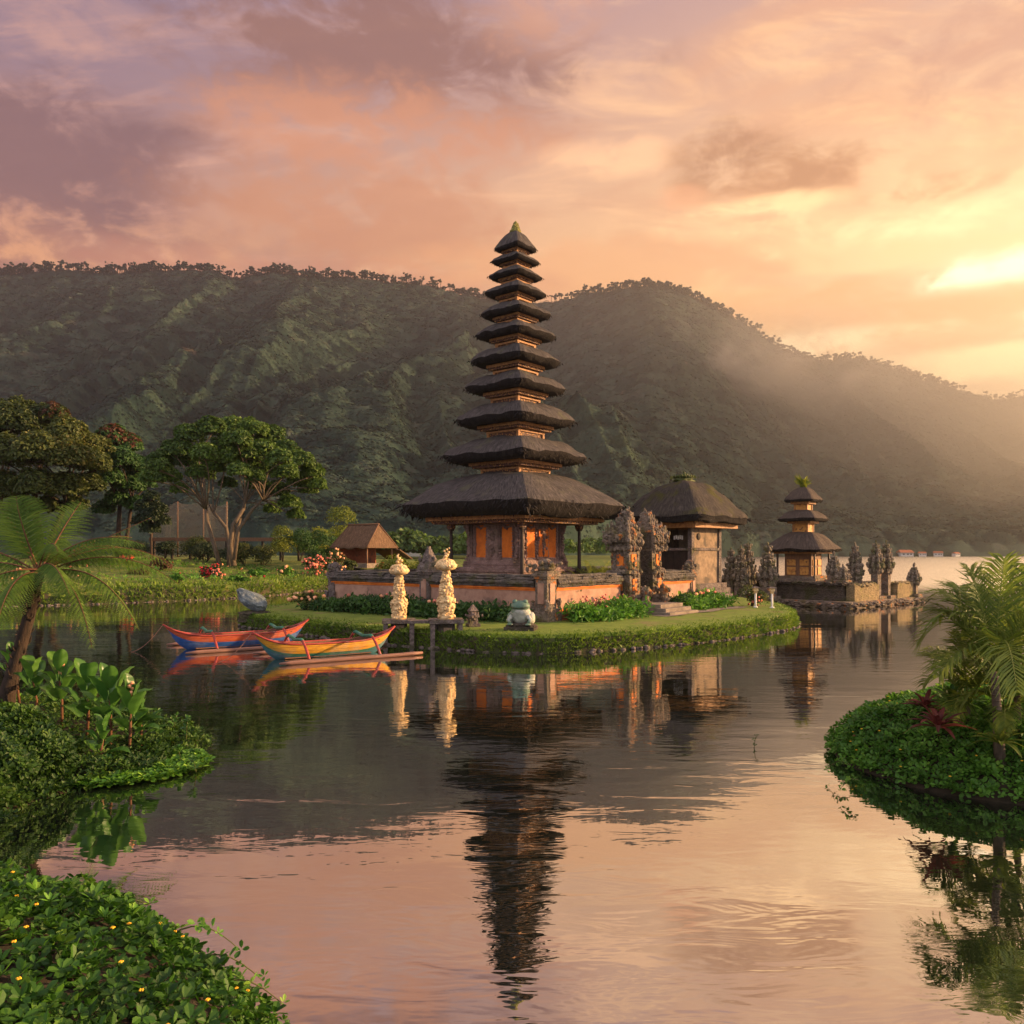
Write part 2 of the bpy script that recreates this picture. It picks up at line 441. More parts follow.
MT = dict(
    thatch=thatch('dark_palm_thatch', (0.022, 0.019, 0.018), (0.095, 0.080, 0.072), (0.085, 0.078, 0.050), (0.56, 0.72)),
    thatch_moss=thatch('mossy_palm_thatch', (0.025, 0.021, 0.017), (0.075, 0.060, 0.048), (0.060, 0.055, 0.015), (0.50, 0.68)),
    thatch_straw=thatch('brown_straw', (0.065, 0.038, 0.024), (0.20, 0.12, 0.07), (0.10, 0.06, 0.035)),
    gold=gilded('gilded_carving', (0.42, 0.20, 0.055), (0.07, 0.022, 0.012)),
    gold_beam=mat('orange_painted_beam', (0.42, 0.19, 0.06), (0.22, 0.09, 0.03), scale=6, bscale=25, rough=0.6),
    orange=mat('orange_plaster', (0.72, 0.19, 0.022), (0.52, 0.12, 0.015), (0.30, 0.10, 0.04), scale=2.5, rough=0.75, cth=(0.6, 0.75)),
    wall_pink=mat('pink_plaster', (0.44, 0.26, 0.175), (0.31, 0.17, 0.115), (0.16, 0.10, 0.075), scale=2.0, rough=0.85, cscale=0.9, cth=(0.56, 0.72)),
    brick=mat('red_brick', (0.42, 0.13, 0.055), (0.28, 0.085, 0.04), (0.10, 0.07, 0.05), scale=3.5, rough=0.9, cth=(0.56, 0.7)),
    stone=carved('grey_carved_stone', (0.23, 0.18, 0.155), (0.12, 0.095, 0.085), (0.09, 0.085, 0.04)),
    stone_warm=carved('warm_carved_stone', (0.27, 0.205, 0.15), (0.13, 0.10, 0.075), (0.12, 0.10, 0.035), (0.55, 0.17, 0.03)),
    stone_rose=carved('rose_carved_stone', (0.36, 0.235, 0.20), (0.22, 0.14, 0.115), (0.17, 0.12, 0.08)),
    stone_dark=carved('dark_wet_stone', (0.11, 0.085, 0.065), (0.055, 0.045, 0.035), (0.055, 0.055, 0.018)),  # darker tone of the carved stone
    capstone=carved('mossy_capstone', (0.15, 0.125, 0.105), (0.075, 0.065, 0.055), (0.085, 0.08, 0.03)),
    stone_tan=mat('tan_plaster_stone', (0.33, 0.225, 0.14), (0.19, 0.13, 0.085), (0.12, 0.09, 0.065), scale=3, rough=0.9),
    pave=mat('worn_paving', (0.26, 0.20, 0.15), (0.16, 0.125, 0.095), scale=3, rough=0.9),
    wood_dark=mat('dark_timber', (0.055, 0.035, 0.026), (0.03, 0.02, 0.016), scale=4, stretch=(6, 6, 0.8), rough=0.6),
    wood=mat('brown_timber', (0.22, 0.11, 0.055), (0.13, 0.065, 0.035), scale=4, stretch=(6, 6, 0.8), rough=0.7),
    dark_void=mat('dark_timber_panel', (0.035, 0.024, 0.018), (0.02, 0.014, 0.011), scale=3, rough=0.8),
    white=mat('white_paint', (0.75, 0.70, 0.62), (0.62, 0.55, 0.46), scale=6, bump=0.1, rough=0.5),
    soil=mat('dark_soil', (0.045, 0.032, 0.020), (0.025, 0.020, 0.012), scale=4, rough=1.0),
    L_near=leafmat('small_dark_ground_cover_leaves', (0.014, 0.052, 0.005), (0.050, 0.145, 0.010), (0.11, 0.22, 0.020)),
    soil_green=mat('mossy_soil_edge', (0.055, 0.065, 0.018), (0.03, 0.035, 0.012), (0.06, 0.045, 0.025), scale=4, rough=1.0),
    bark=mat('pale_bark', (0.17, 0.125, 0.085), (0.08, 0.058, 0.04), scale=3, stretch=(3, 3, 0.7), rough=0.9, bump=0.8),
    bark_dark=mat('dark_bark', (0.055, 0.035, 0.024), (0.03, 0.021, 0.015), scale=5, stretch=(3, 3, 0.8), rough=0.95, bump=1.0),
    lawn=mat('lawn', (0.17, 0.22, 0.028), (0.11, 0.16, 0.018), (0.20, 0.16, 0.060), scale=1.8, cscale=.7, cth=(.53, .70), rough=0.95, bscale=40, bump=0.8),
    bank=mat('garden_turf', (0.12, 0.155, 0.025), (0.065, 0.10, 0.016), (0.18, 0.17, 0.035), scale=0.4, rough=0.95, bscale=8, bump=0.8, bdist=0.1),
    coral=mat('pale_yellow_stone', (0.74, 0.54, 0.28), (0.60, 0.38, 0.17), (0.32, 0.17, 0.07), scale=7, rough=0.7, bscale=20, cscale=5, cth=(0.58, 0.7), usevar=0.3),
    L_grass=leafmat('grass_blades', (0.060, 0.125, 0.010), (0.200, 0.290, 0.028)),
    L_dark=leafmat('dark_leaves', (0.018, 0.060, 0.012), (0.068, 0.150, 0.027)),
    L_ground=leafmat('bright_ground_cover_leaves', (0.041, 0.123, 0.012), (0.123, 0.297, 0.026), (0.217, 0.377, 0.043)),
    L_olive=leafmat('olive_leaves', (0.026, 0.046, 0.010), (0.095, 0.118, 0.020), (0.17, 0.15, 0.035)),
    L_tree=leafmat('green_tree_leaves', (0.032, 0.072, 0.013), (0.120, 0.200, 0.022)),
    L_black=leafmat('deep_green_needles', (0.013, 0.029, 0.013), (0.039, 0.065, 0.021)),
    L_yellow=leafmat('yellow_green_leaves', (0.094, 0.138, 0.013), (0.275, 0.288, 0.027)),
    L_rust=leafmat('rusty_leaves', (0.05, 0.03, 0.012), (0.17, 0.06, 0.03)),
    L_fern=leafmat('fern_leaflets', (0.052, 0.118, 0.012), (0.145, 0.235, 0.026), trans=0.45),
    L_palm=leafmat('palm_leaflets', (0.078, 0.137, 0.016), (0.234, 0.273, 0.039), trans=0.4),
    L_canna=leafmat('broad_canna_leaves', (0.040, 0.125, 0.020), (0.095, 0.215, 0.030), trans=0.35, rough=0.35, spec=0.5),
    L_red=leafmat('dark_red_leaves', (0.07, 0.015, 0.015), (0.22, 0.05, 0.035)),
    stem=mat('green_stem', (0.10, 0.11, 0.03), (0.07, 0.07, 0.02), bump=0),
    stem_red=mat('reddish_stem', (0.16, 0.07, 0.03), (0.09, 0.04, 0.02), bump=0),
    P_yellow=mat('yellow_petals', (0.85, 0.50, 0.03), (0.8, 0.38, 0.02), bump=0, usevar=0.3),
    P_coral=mat('coral_petals', (0.72, 0.24, 0.15), (0.55, 0.13, 0.09), bump=0, usevar=0.4),
    P_peach=mat('peach_petals', (0.85, 0.45, 0.25), (0.8, 0.32, 0.14), bump=0, usevar=0.3),
    P_red=mat('red_petals', (0.55, 0.03, 0.03), (0.4, 0.02, 0.03), bump=0, usevar=0.4),
)

# ================================================================ SETTING
rng = np.random.default_rng(7)

# ---------------------------------------------------------------- lake
def build_lake():
    m, g = newmat('lake_water')
    p = g.n.new('ShaderNodeNewGeometry').outputs['Position']
    x, y, z = g.sep(p)
    # sheltered by the banks near the viewer, ruffled out on the open lake
    v = g.vm('MULTIPLY', p, (0.55, 1.0, 1.0))
    swell = g.noise(v, 0.42, 2, 0.5, 0.4)
    rip = g.noise(g.vm('MULTIPLY', p, (0.35, 1.0, 1.0)), 2.3, 3, 0.55, 0.6)
    fine = g.noise(g.vm('MULTIPLY', p, (0.5, 1.0, 1.0)), 6.0, 2, 0.5)
    patch = g.sstep(g.noise(g.vm('MULTIPLY', p, (0.10, 0.22, 1.0)), 1.0, 3, 0.5), 0.42, 0.62)
    openw = g.m('MULTIPLY', g.sstep(y, 48.0, 100.0), g.sstep(x, 4.0, 26.0))
    h = g.m('MULTIPLY', swell, 0.013)
    h = g.m('ADD', h, g.m('MULTIPLY', rip, g.m('ADD', 0.0030, g.m('MULTIPLY', patch, 0.0062))))
    h = g.m('ADD', h, g.m('MULTIPLY', fine, 0.0009))
    big = g.noise(g.vm('MULTIPLY', p, (0.3, 1.0, 1.0)), 0.9, 3, 0.6)
    h = g.m('ADD', h, g.m('MULTIPLY', g.m('MULTIPLY', big, openw), 0.12))
    bp = g.n.new('ShaderNodeBump'); bp.inputs['Strength'].default_value = 1.0; bp.inputs['Distance'].default_value = 1.0
    g.l.new(h, bp.inputs['Height'])
    gl = g.n.new('ShaderNodeBsdfGlossy'); gl.inputs['Roughness'].default_value = 0.015
    g.l.new(g.m('MULTIPLY_ADD', openw, 0.12, 0.012), gl.inputs['Roughness']); gl.inputs['Color'].default_value = (0.97, 0.97, 0.97, 1); g.l.new(g.vm('NORMALIZE', g.vm('ADD', bp.outputs[0], g.vm('SCALE', (0, -1, 0), scale=g.m('MULTIPLY', openw, 0.15)))), gl.inputs['Normal'])
    df = g.n.new('ShaderNodeBsdfDiffuse'); df.inputs['Color'].default_value = (0.012, 0.016, 0.010, 1)
    fr = g.n.new('ShaderNodeFresnel'); fr.inputs['IOR'].default_value = 1.9; g.l.new(bp.outputs[0], fr.inputs['Normal'])
    mx = g.n.new('ShaderNodeMixShader'); o = g.n.new('ShaderNodeOutputMaterial')
    g.l.new(g.m('MULTIPLY_ADD', fr.outputs[0], 0.45, 0.55, clamp=True), mx.inputs[0])
    g.l.new(df.outputs[0], mx.inputs[1]); g.l.new(gl.outputs[0], mx.inputs[2]); g.l.new(mx.outputs[0], o.inputs[0])
    b = MB(); nx, ny = 24, 24
    X = np.linspace(-1770, 1770, nx + 1); Y = np.linspace(-40, 1900, ny + 1)
    V = [(xx, yy, 0) for yy in Y for xx in X]
    Fc = [(j * (nx + 1) + i, j * (nx + 1) + i + 1, (j + 1) * (nx + 1) + i + 1, (j + 1) * (nx + 1) + i) for j in range(ny) for i in range(nx)]
    b.add(V, Fc)
    tag(b.build('lake', m), kind='structure')
build_lake()

# ---------------------------------------------------------------- mountains
SKY = [(-480, 330), (-300, 312), (-150, 292), (0, 280), (60, 277), (120, 276), (150, 274), (185, 270), (215, 272), (240, 282), (290, 277), (330, 280), (400, 284),
       (430, 293), (460, 299), (490, 304), (545, 308), (575, 301), (620, 291), (650, 289), (680, 294), (700, 307), (740, 327), (770, 346), (800, 358),
       (825, 363), (850, 361), (880, 366), (920, 380), (960, 396), (1000, 404), (1024, 402), (1060, 412), (1150, 440), (1300, 478), (1480, 520)]
def build_mountain():
    xs = np.arange(-360, 1391, 1.7); nc = len(xs); nr = 420
    sky = np.interp(xs, [a for a, b in SKY], [b for a, b in SKY])
    k = np.exp(-np.linspace(-2.5, 2.5, 17) ** 2); k /= k.sum()
    sky = np.convolve(np.pad(sky, 8, mode='edge'), k, 'valid')
    Dc = np.interp(xs, [-480, 0, 300, 480, 560, 650, 760, 830, 900, 1024, 1480], [1150, 1180, 1200, 1280, 1290, 1120, 1160, 1250, 1330, 1380, 1500])
    Ds = np.interp(xs, [-480, 560, 760, 1024, 1480], [330, 340, 620, 640, 660])
    v = np.concatenate([np.linspace(0, 1, nr - 40), 1 + np.linspace(0.01, 0.35, 40)])
    V, XX = np.meshgrid(v, xs, indexing='ij')
    D = Ds[None] + (Dc - Ds)[None] * V
    zc = (CH + (YH - sky) * Dc / F)[None]
    X = (XX - 512) / F * D
    vv = np.clip(V, 0, 1)
    z = zc * (0.62 * vv ** 1.9 + 0.38 * vv ** 1.05)
    z = np.where(V > 1, zc * (1 - 1.5 * (V - 1) ** 1.2), z)
    # spurs and gullies running down the slope
    wx = X + 60 * hash3(np.stack([X / 190, D / 230, 0 * X], -1), 5)
    def ridged(p, s): return 1 - np.abs(hash3(p, s)) * 2
    bell = np.clip(vv * (0.97 - vv) * 4.2, 0, 1) ** 1.1 * (V < 1)
    gl = 34 * ridged(np.stack([wx / 150 + D / 900, D / 620, 0 * X], -1), 1) + 22 * ridged(np.stack([wx / 62 - D / 380, D / 300, 0 * X], -1), 2) + 13 * ridged(np.stack([wx / 27, D / 130, 0 * X], -1), 3)
    z = z + bell * (gl - 19) * np.interp(xs, [600, 740, 860], [1, .5, .38])[None] * np.clip(zc / 250, 0.3, 1)
    z = z + 7 * hash3(np.stack([X / 60, D / 60, 0 * X], -1), 9) * np.clip(vv * 4, 0, 1)
    # tree crowns: rounded domes of jittered cells
    def domes(cell, amp, seed):
        u = np.stack([X / cell, (D + z * 0.9) / cell], -1); i0 = np.floor(u).astype(np.int64)
        best = np.full(X.shape, 9.0); var = np.zeros(X.shape)
        for dx in (-1, 0, 1):
            for dy in (-1, 0, 1):
                ii = i0 + np.array([dx, dy])
                h = (ii[..., 0] * 73856093 ^ ii[..., 1] * 19349663 ^ (seed * 83492791)) & 0xffffffff
                h = ((h ^ (h >> 15)) * 2246822519) & 0xffffffff; h = h ^ (h >> 13)
                jx = (h & 1023) / 1023.; jy = ((h >> 10) & 1023) / 1023.; s = ((h >> 20) & 1023) / 1023.
                d = np.hypot(u[..., 0] - ii[..., 0] - jx, u[..., 1] - ii[..., 1] - jy) / (0.75 + 0.5 * s)
                q = d < best; best = np.where(q, d, best); var = np.where(q, s, var)
        return amp * np.sqrt(np.clip(1 - best ** 2, 0, 1)), var
    d1, va = domes(16.0, 13.0, 1); d2, vb = domes(8.0, 3.6, 2)
    keep = np.clip(V * 30, 0, 1)
    z = z + (d1 + d2) * keep - 9.0 * np.clip((V - .9) * 10, 0, 1)
    z = z + 0.9 * hash3(np.stack([X / 3, z / 3, D / 3], -1), 4) * keep
    z[0] = -1.0
    P = np.stack([X, D, z], -1).reshape(-1, 3)
    i, j = np.meshgrid(np.arange(nr - 1), np.arange(nc - 1), indexing='ij')
    a = (i * nc + j).ravel()
    Fc = np.stack([a, a + 1, a + nc + 1, a + nc], 1)
    m, g = newmat('forest_canopy')
    p = g.n.new('ShaderNodeNewGeometry').outputs['Position']
    var = g.attr()
    col = g.ramp(var, [(0, (0.003, 0.010, 0.010)), (0.3, (0.007, 0.020, 0.018)), (0.6, (0.019, 0.038, 0.029)), (0.85, (0.038, 0.062, 0.043)), (1, (0.052, 0.059, 0.046))])
    col = g.mix(g.m('MULTIPLY', g.sstep(g.noise(p, 0.014, 5, 0.65), 0.58, 0.72), 0.22), col, (0.060, 0.088, 0.026))
    col = g.mix(g.m('MULTIPLY', g.sstep(g.noise(g.vm('ADD', p, (900, 100, 30)), 0.016, 5, 0.6), 0.68, 0.74), 0.5), col, (0.24, 0.14, 0.09))
    fine = g.noise(p, 0.45, 5, 0.7)
    col = g.mix(g.m('MULTIPLY', g.sstep(fine, 0.45, 0.7), 0.12), col, (0.015, 0.022, 0.009))
    finish(m, g, col, 1.0, g.bump(fine, 0.6, 1.5), 0.1)
    b = MB(); b.add(P, Fc, 0, (0.72 * va + 0.28 * vb).ravel(), True)
    tag(b.build('mountain', m), kind='structure')
    Q = P.reshape(nr, nc, 3)
    # leafy tree tops over the whole slope
    r = np.random.default_rng(8); n = 300000
    ii = (r.uniform(0.01, 1, n) ** 0.85 * (nr - 40)).astype(int); jj = r.integers(1, nc - 1, n)
    C = Q[ii, jj]; dv = np.stack([Q[np.minimum(ii + 1, nr - 1), jj] - Q[np.maximum(ii - 1, 0), jj], Q[ii, jj + 1] - Q[ii, jj - 1]], 1)
    N = np.cross(dv[:, 1], dv[:, 0]); N /= np.linalg.norm(N, axis=1)[:, None] + 1e-9
    fb = MB(); vv_ = np.clip(0.72 * va[ii, jj] + .28 * vb[ii, jj] + r.normal(0, .06, n), 0, 1)
    fb.kites(C + N * r.uniform(-.2, 1.2, n)[:, None], N + r.normal(0, .24, (n, 3)) + (0, 0, .25), (1.5 + C[:, 1] / 480.), r, .8, .15, 0, vv_)
    tag(fb.build('mountain_forest', m), kind='stuff')
    # trees standing along the skyline
    r = np.random.default_rng(3); tb = MB()
    crest = nr - 41
    for c in range(0, int(nc * 2.4)):
        px = r.uniform(-60, 1090)
        dens = 0.95 if px < 500 else (0.9 if 600 < px < 760 else 0.6)
        if hash3(np.array([[px / 26., 0, 0]]), 3)[0] * .9 + .5 + .5 * dens - r.uniform(0, .9) < .35: continue
        ci = int(np.clip(np.searchsorted(xs, px), 0, nc - 1))
        q = Q[crest + r.integers(-4, 2), ci] - (0, 0, 2)
        h = r.uniform(6, 16) * (1.0 if px < 500 else 0.85)
        tb.tube([q - (0, 0, 4), q + (r.uniform(-1, 1), 0, h)], [0.55, 0.35], 4, 0, 0.1)
        for _ in range(r.integers(2, 6)):
            tb.blob(q + (r.uniform(-3.2, 3.2), r.uniform(-3, 3), h * r.uniform(0.72, 1.05)), (r.uniform(1.0, 3.0), 2.2, r.uniform(.8, 2.0)), 0.5, 1.9, r.uniform(0, 99), 1, 0, r.uniform(0, 0.5))
    tag(tb.build('ridge_forest', m), kind='stuff')
build_mountain()

# ---------------------------------------------------------------- land
def smooth_loop(pts, n):
    p = np.asarray(pts, float); k = len(p); out = []
    for i in range(k):
        a, b, c, d = p[i - 1], p[i], p[(i + 1) % k], p[(i + 2) % k]
        m = max(2, int(30))
        for t in np.linspace(0, 1, m, endpoint=False):
            out.append(0.5 * (2 * b + (c - a) * t + (2 * a - 5 * b + 4 * c - d) * t * t + (3 * b - a - 3 * c + d) * t ** 3))
    out = np.array(out); s = np.r_[0, np.cumsum(np.linalg.norm(np.diff(np.r_[out, out[:1]], axis=0), axis=1))]
    q = np.linspace(0, s[-1], n, endpoint=False); cl = np.r_[out, out[:1]]
    return np.stack([np.interp(q, s, cl[:, 0]), np.interp(q, s, cl[:, 1])], 1)
class Land:
    def __init__(s, name, outline, prof, material, n=180, centre=None, rough=0.03, wob=0.0, seed=1, kind='structure', edge=-9.0):
        L = smooth_loop(outline, n)
        c = np.mean(L, 0) if centre is None else np.asarray(centre, float)
        s.loop, s.c = L, c
        if wob:
            d = L - c; L = c + d * (1 + wob * hash3(np.stack([L[:, 0] * 1.1, L[:, 1] * 1.1, 0 * L[:, 0]], 1), seed)[:, None])
        d = c - L; ln = np.linalg.norm(d, axis=1)[:, None]; u = d / ln
        rings = []
        for ins, z in prof:
            q = L + u * np.minimum(ins, ln * 0.96)
            zz = np.full(n, float(z)) + rough * (ins > 0.02) * fbm(np.stack([q[:, 0] * .8, q[:, 1] * .8, 0 * q[:, 0]], 1), 3, seed)
            rings.append(np.c_[q, zz])
        V = np.concatenate(rings + [np.array([[c[0], c[1], prof[-1][1]]])])
        k = len(rings); Fc = []
        for i in range(k - 1):
            for j in range(n):
                j2 = (j + 1) % n
                Fc.append((i * n + j, i * n + j2, (i + 1) * n + j2, (i + 1) * n + j))
        Fc += [((k - 1) * n + j, (k - 1) * n + (j + 1) % n, k * n) for j in range(n)]
        # wind faces upward
        a = V[Fc[-1][0]]; b_ = V[Fc[-1][1]]; cc = V[Fc[-1][2]]
        if np.cross(b_ - a, cc - a)[2] < 0: Fc = [tuple(reversed(q)) for q in Fc]
        s.V, s.F = V, Fc
        b = MB(); b.add(V, Fc, [1 if max(V[i][2] for i in q) < edge else 0 for q in Fc], 0.5, True); s.o = tag(b.build(name, [material, MT['soil_green']]), kind=kind)
        T = np.array([(q[0], q[1], q[2]) for q in Fc] + [(q[0], q[2], q[3]) for q in Fc if len(q) == 4])
        A, B, C = V[T[:, 0]], V[T[:, 1]], V[T[:, 2]]
        cr = np.cross(B - A, C - A); s.area = np.linalg.norm(cr, axis=1); s.N = cr / (s.area[:, None] + 1e-12); s.T = (A, B, C)
    def sample(s, n, rng, keep=None, weight=None):
        w = s.area * (1 if weight is None else weight((s.T[0] + s.T[1] + s.T[2]) / 3))
        i = rng.choice(len(w), n, p=w / w.sum())
        a, b = rng.uniform(size=(2, n)); q = a + b > 1; a[q] = 1 - a[q]; b[q] = 1 - b[q]
        P = s.T[0][i] + a[:, None] * (s.T[1] - s.T[0])[i] + b[:, None] * (s.T[2] - s.T[0])[i]
        N = s.N[i]
        if keep is not None: k = keep(P); P, N = P[k], N[k]
        return P, N
    def inset(s, P):
        """rough distance of P from the shoreline"""
        d = np.full(len(P), 1e9)
        for q in s.loop: d = np.minimum(d, np.hypot(P[:, 0] - q[0], P[:, 1] - q[1]))
        return d
    def height(s, x, y):
        d = np.hypot(s.V[:, 0] - x, s.V[:, 1] - y); return float(s.V[np.argmin(d)][2])

GZ = 0.65                                # height of the temple lawn
island = Land('temple_island', [(-0.6, 27.8), (-3.2, 29.2), (-6.4, 31.4), (-9.8, 34.8), (-12.3, 37.0), (-13.2, 39.5), (-13.0, 44), (-10, 52), (-4, 60), (6, 62), (13, 57), (15.0, 48), (14.6, 42), (13.4, 37.6), (11.6, 35.0), (8.2, 31.6), (4.6, 29.0), (1.6, 27.6)],
              [(-0.05, -0.6), (0.0, 0.02), (0.06, 0.3), (0.14, 0.52), (0.30, GZ), (0.6, GZ), (1.5, GZ + .01), (3.5, GZ), (6, GZ), (10, GZ)], MT['lawn'], 240, rough=0.015, edge=GZ - .06)
garden = Land('garden_bank', [(-60, 42), (-45, 43.5), (-36.9, 46.7), (-32.6, 50.9), (-27.7, 53.8), (-22.7, 58.3), (-19.4, 63.6), (-17.6, 71), (-13, 74.5), (-6, 80), (0, 96), (-4, 140), (-60, 190), (-130, 150), (-120, 60)],
              [(-0.2, -0.6), (0, 0.05), (0.25, 0.6), (0.6, 1.0), (1.6, 1.08), (5, 1.25), (9, 1.45), (15, 1.95), (22, 2.4), (32, 2.7), (50, 3.0)], MT['bank'], 260, (-50, 105), rough=0.06, edge=1.02)
left_bank = Land('left_bank', [(-5.7, 12.9), (-6.5, 11.6), (-7.0, 10.5), (-8.6, 9.8), (-13, 9.0), (-15, 12), (-15, 18.5), (-11, 18.6), (-8.4, 17.2), (-6.0, 15.2)],
              [(-0.1, -0.4), (0, 0.0), (0.25, 0.10), (0.7, 0.16), (1.4, 0.24), (2.5, 0.32), (4, 0.45)], MT['soil'], 120, rough=0.05)
near_bank = Land('near_bank', [(-0.9, 4.2), (-1.45, 5.2), (-2.2, 5.95), (-3.2, 6.75), (-4.7, 7.2), (-8, 6.9), (-8.5, 2), (-6, -3), (0, -5), (5, -3.5), (4.5, 0.4), (1.5, 1.9)],
              [(-0.1, -0.4), (0, 0.0), (0.15, 0.28), (0.4, 0.58), (0.8, 0.84), (1.5, 1.05), (3, 1.25)], MT['soil'], 140, (-3.5, 1.5), rough=0.04)
islet = Land('planted_islet', [(5.5, 13.3), (5.75, 12.5), (6.05, 11.8), (6.7, 11.25), (7.8, 10.8), (9.6, 10.5), (12.5, 11), (13, 14), (11, 16.6), (8.0, 16.2), (6.7, 15.4), (5.8, 14.4)],
              [(-0.1, -0.4), (0, 0.0), (0.15, 0.22), (0.45, 0.5), (0.9, 0.72), (1.5, 0.86), (2.4, 0.95)], MT['soil'], 120, rough=0.05)

# ---------------------------------------------------------------- foliage builders
def leaf6(mb, B, T, N, size, asp, var, m=0, fold=0.12, wide=0.55):
    """rounded leaf with a creased midrib: base B, direction T, face normal N"""
    k = len(B); T = T / (np.linalg.norm(T, axis=1)[:, None] + 1e-9)
    S = np.cross(N, T); S /= np.linalg.norm(S, axis=1)[:, None] + 1e-9
    N = np.cross(T, S)
    sz = (np.full(k, size) if np.isscalar(size) else size)[:, None]; w = sz * asp * 0.5
    V = np.stack([B, B + T * sz * 0.38 - S * w * 0.8 + N * w * fold * 2, B + T * sz * 0.75 - S * w * 0.85 + N * w * fold * 2, B + T * sz,
                  B + T * sz * 0.75 + S * w * 0.85 + N * w * fold * 2, B + T * sz * 0.38 + S * w * 0.8 + N * w * fold * 2], 1).reshape(-1, 3)
    i = np.arange(k)[:, None] * 6
    Fc = np.concatenate([np.concatenate([i, i + 1, i + 2, i + 3], 1), np.concatenate([i, i + 3, i + 4, i + 5], 1)])
    mb.add(V, Fc, m, np.repeat(var, 6))
def rosettes(mb, P, N, size, rng, k=5, asp=0.6, tilt=(0.1, 0.7), lean=0.35, m=0, var=None):
    n = len(P); N = N + rng.normal(0, lean, (n, 3)); N /= np.linalg.norm(N, axis=1)[:, None]
    a = rng.normal(size=(n, 3)); a -= N * (a * N).sum(1)[:, None]; a /= np.linalg.norm(a, axis=1)[:, None]; b = np.cross(N, a)
    va = rng.uniform(0, 1, n) if var is None else var; off = rng.uniform(0, 7, n); sz = size * rng.uniform(0.65, 1.3, n)
    for i in range(k):
        q = off + 2 * PI * i / k + rng.uniform(-.35, .35, n); tl = rng.uniform(tilt[0], tilt[1], n)
        o = a * np.cos(q)[:, None] + b * np.sin(q)[:, None]
        T = o * np.cos(tl)[:, None] + N * np.sin(tl)[:, None]
        NN = N * np.cos(tl)[:, None] - o * np.sin(tl)[:, None]
        leaf6(mb, P + T * sz[:, None] * 0.12, T, NN, sz * rng.uniform(0.75, 1.15, n), asp, np.clip(va + rng.normal(0, .12, n), 0, 1), m)
def blades(mb, P, N, h, rng, w=0.14, lean=0.4, var=None, m=0):
    """grass blades as narrow bent triangles"""
    n = len(P); U = N + rng.normal(0, lean, (n, 3)); U /= np.linalg.norm(U, axis=1)[:, None]
    s = np.cross(U, rng.normal(size=(n, 3))); s /= np.linalg.norm(s, axis=1)[:, None]
    hh = (h * rng.uniform(0.5, 1.25, n))[:, None]; ww = hh * w
    tip = P + U * hh + rng.normal(0, 0.25, (n, 3)) * hh - np.array((0, 0, 0.12)) * hh
    V = np.stack([P - s * ww, P + s * ww, P + U * hh * .55 + s * ww * .8, tip], 1).reshape(-1, 3)
    i = np.arange(n)[:, None] * 4
    mb.add(V, np.concatenate([i, i + 1, i + 2, i + 3], 1), m, np.repeat(rng.uniform(0, 1, n) if var is None else var, 4))

def crown_leaves(mb, clumps, n, size, rng, flat=0.7, asp=0.55, m=0, hollow=0.45):
    for (c, r) in clumps:
        k = max(8, int(n * r ** 1.6))
        d = rng.normal(size=(k, 3)); d /= np.linalg.norm(d, axis=1)[:, None]
        d[:, 2] = np.where(d[:, 2] < -0.3, -d[:, 2], d[:, 2])
        rad = r * (hollow + (1 - hollow) * rng.uniform(0, 1, k) ** 0.5) * (1 + 0.22 * fbm(d * 2.2, 2, rng.uniform(0, 50)))
        P = np.asarray(c) + d * rad[:, None] * np.array((1, 1, flat))
        N = d + rng.normal(0, .55, (k, 3)) + np.array((0, 0, .5))
        base = rng.uniform(0.1, 0.75)
        mb.kites(P, N, size, rng, asp, m=m, var=np.clip(base + rng.normal(0, .2, k), 0, 1))
def limb(mb, a, b, r0, r1, rng, sag=0.12, n=7, m=0):
    a, b = np.asarray(a, float), np.asarray(b, float); L = np.linalg.norm(b - a)
    t = np.linspace(0, 1, 8)[:, None]
    P = a + (b - a) * t + np.sin(t * PI) * np.array((rng.normal(0, .08), rng.normal(0, .08), sag)) * L
    mb.tube(P, np.linspace(r0, r1, 8), n, m)

def bush(label, pos, w, h, leafm, rng, n=900, size=0.16, cat='bush', name='bush', group=None, d=None, stem='bark_dark', up=False, flowers=None, nf=40, fm=None, fs=0.1, ncl=9):
    t = thing(name, label, cat, pos, 0, group)
    fb = MB(); cl = []
    for i in range(ncl):
        a = rng.uniform(0, 2 * PI); q = rng.uniform(0, 0.62) ** 0.7
        zz = rng.uniform(0.25, 0.78) * (1 - 0.45 * q)
        cl.append(((math.cos(a) * q * w / 2, math.sin(a) * q * (d or w) / 2, h * zz), min(w, h * 1.3) * rng.uniform(0.22, 0.34)))
    tot = sum(r ** 1.6 for _, r in cl)
    crown_leaves(fb, cl, n / tot, size, rng, 0.85)
    fb.build('foliage', leafm, t)
    sb = MB()
    for i in range(4):
        limb(sb, (0, 0, -0.1), cl[i][0], 0.05, 0.02, rng)
    sb.build('stem', MT[stem], t)
    if flowers:
        b = MB()
        for i in range(nf):
            if nf <= 26: b = MB()
            c, r = cl[rng.integers(len(cl))]
            dd = rng.normal(size=3); dd[1] -= 0.8; dd[2] += .5; dd /= np.linalg.norm(dd)
            b.blob(np.array(c) + dd * r * 1.02, fs * rng.uniform(.7, 1.3), 0.3, 2, i, 1, 0, rng.uniform(0, 1))
            if nf <= 26: b.build('flower', fm, t)
        if nf > 26: b.build('flowers', fm, t)['kind'] = 'stuff'
    return t

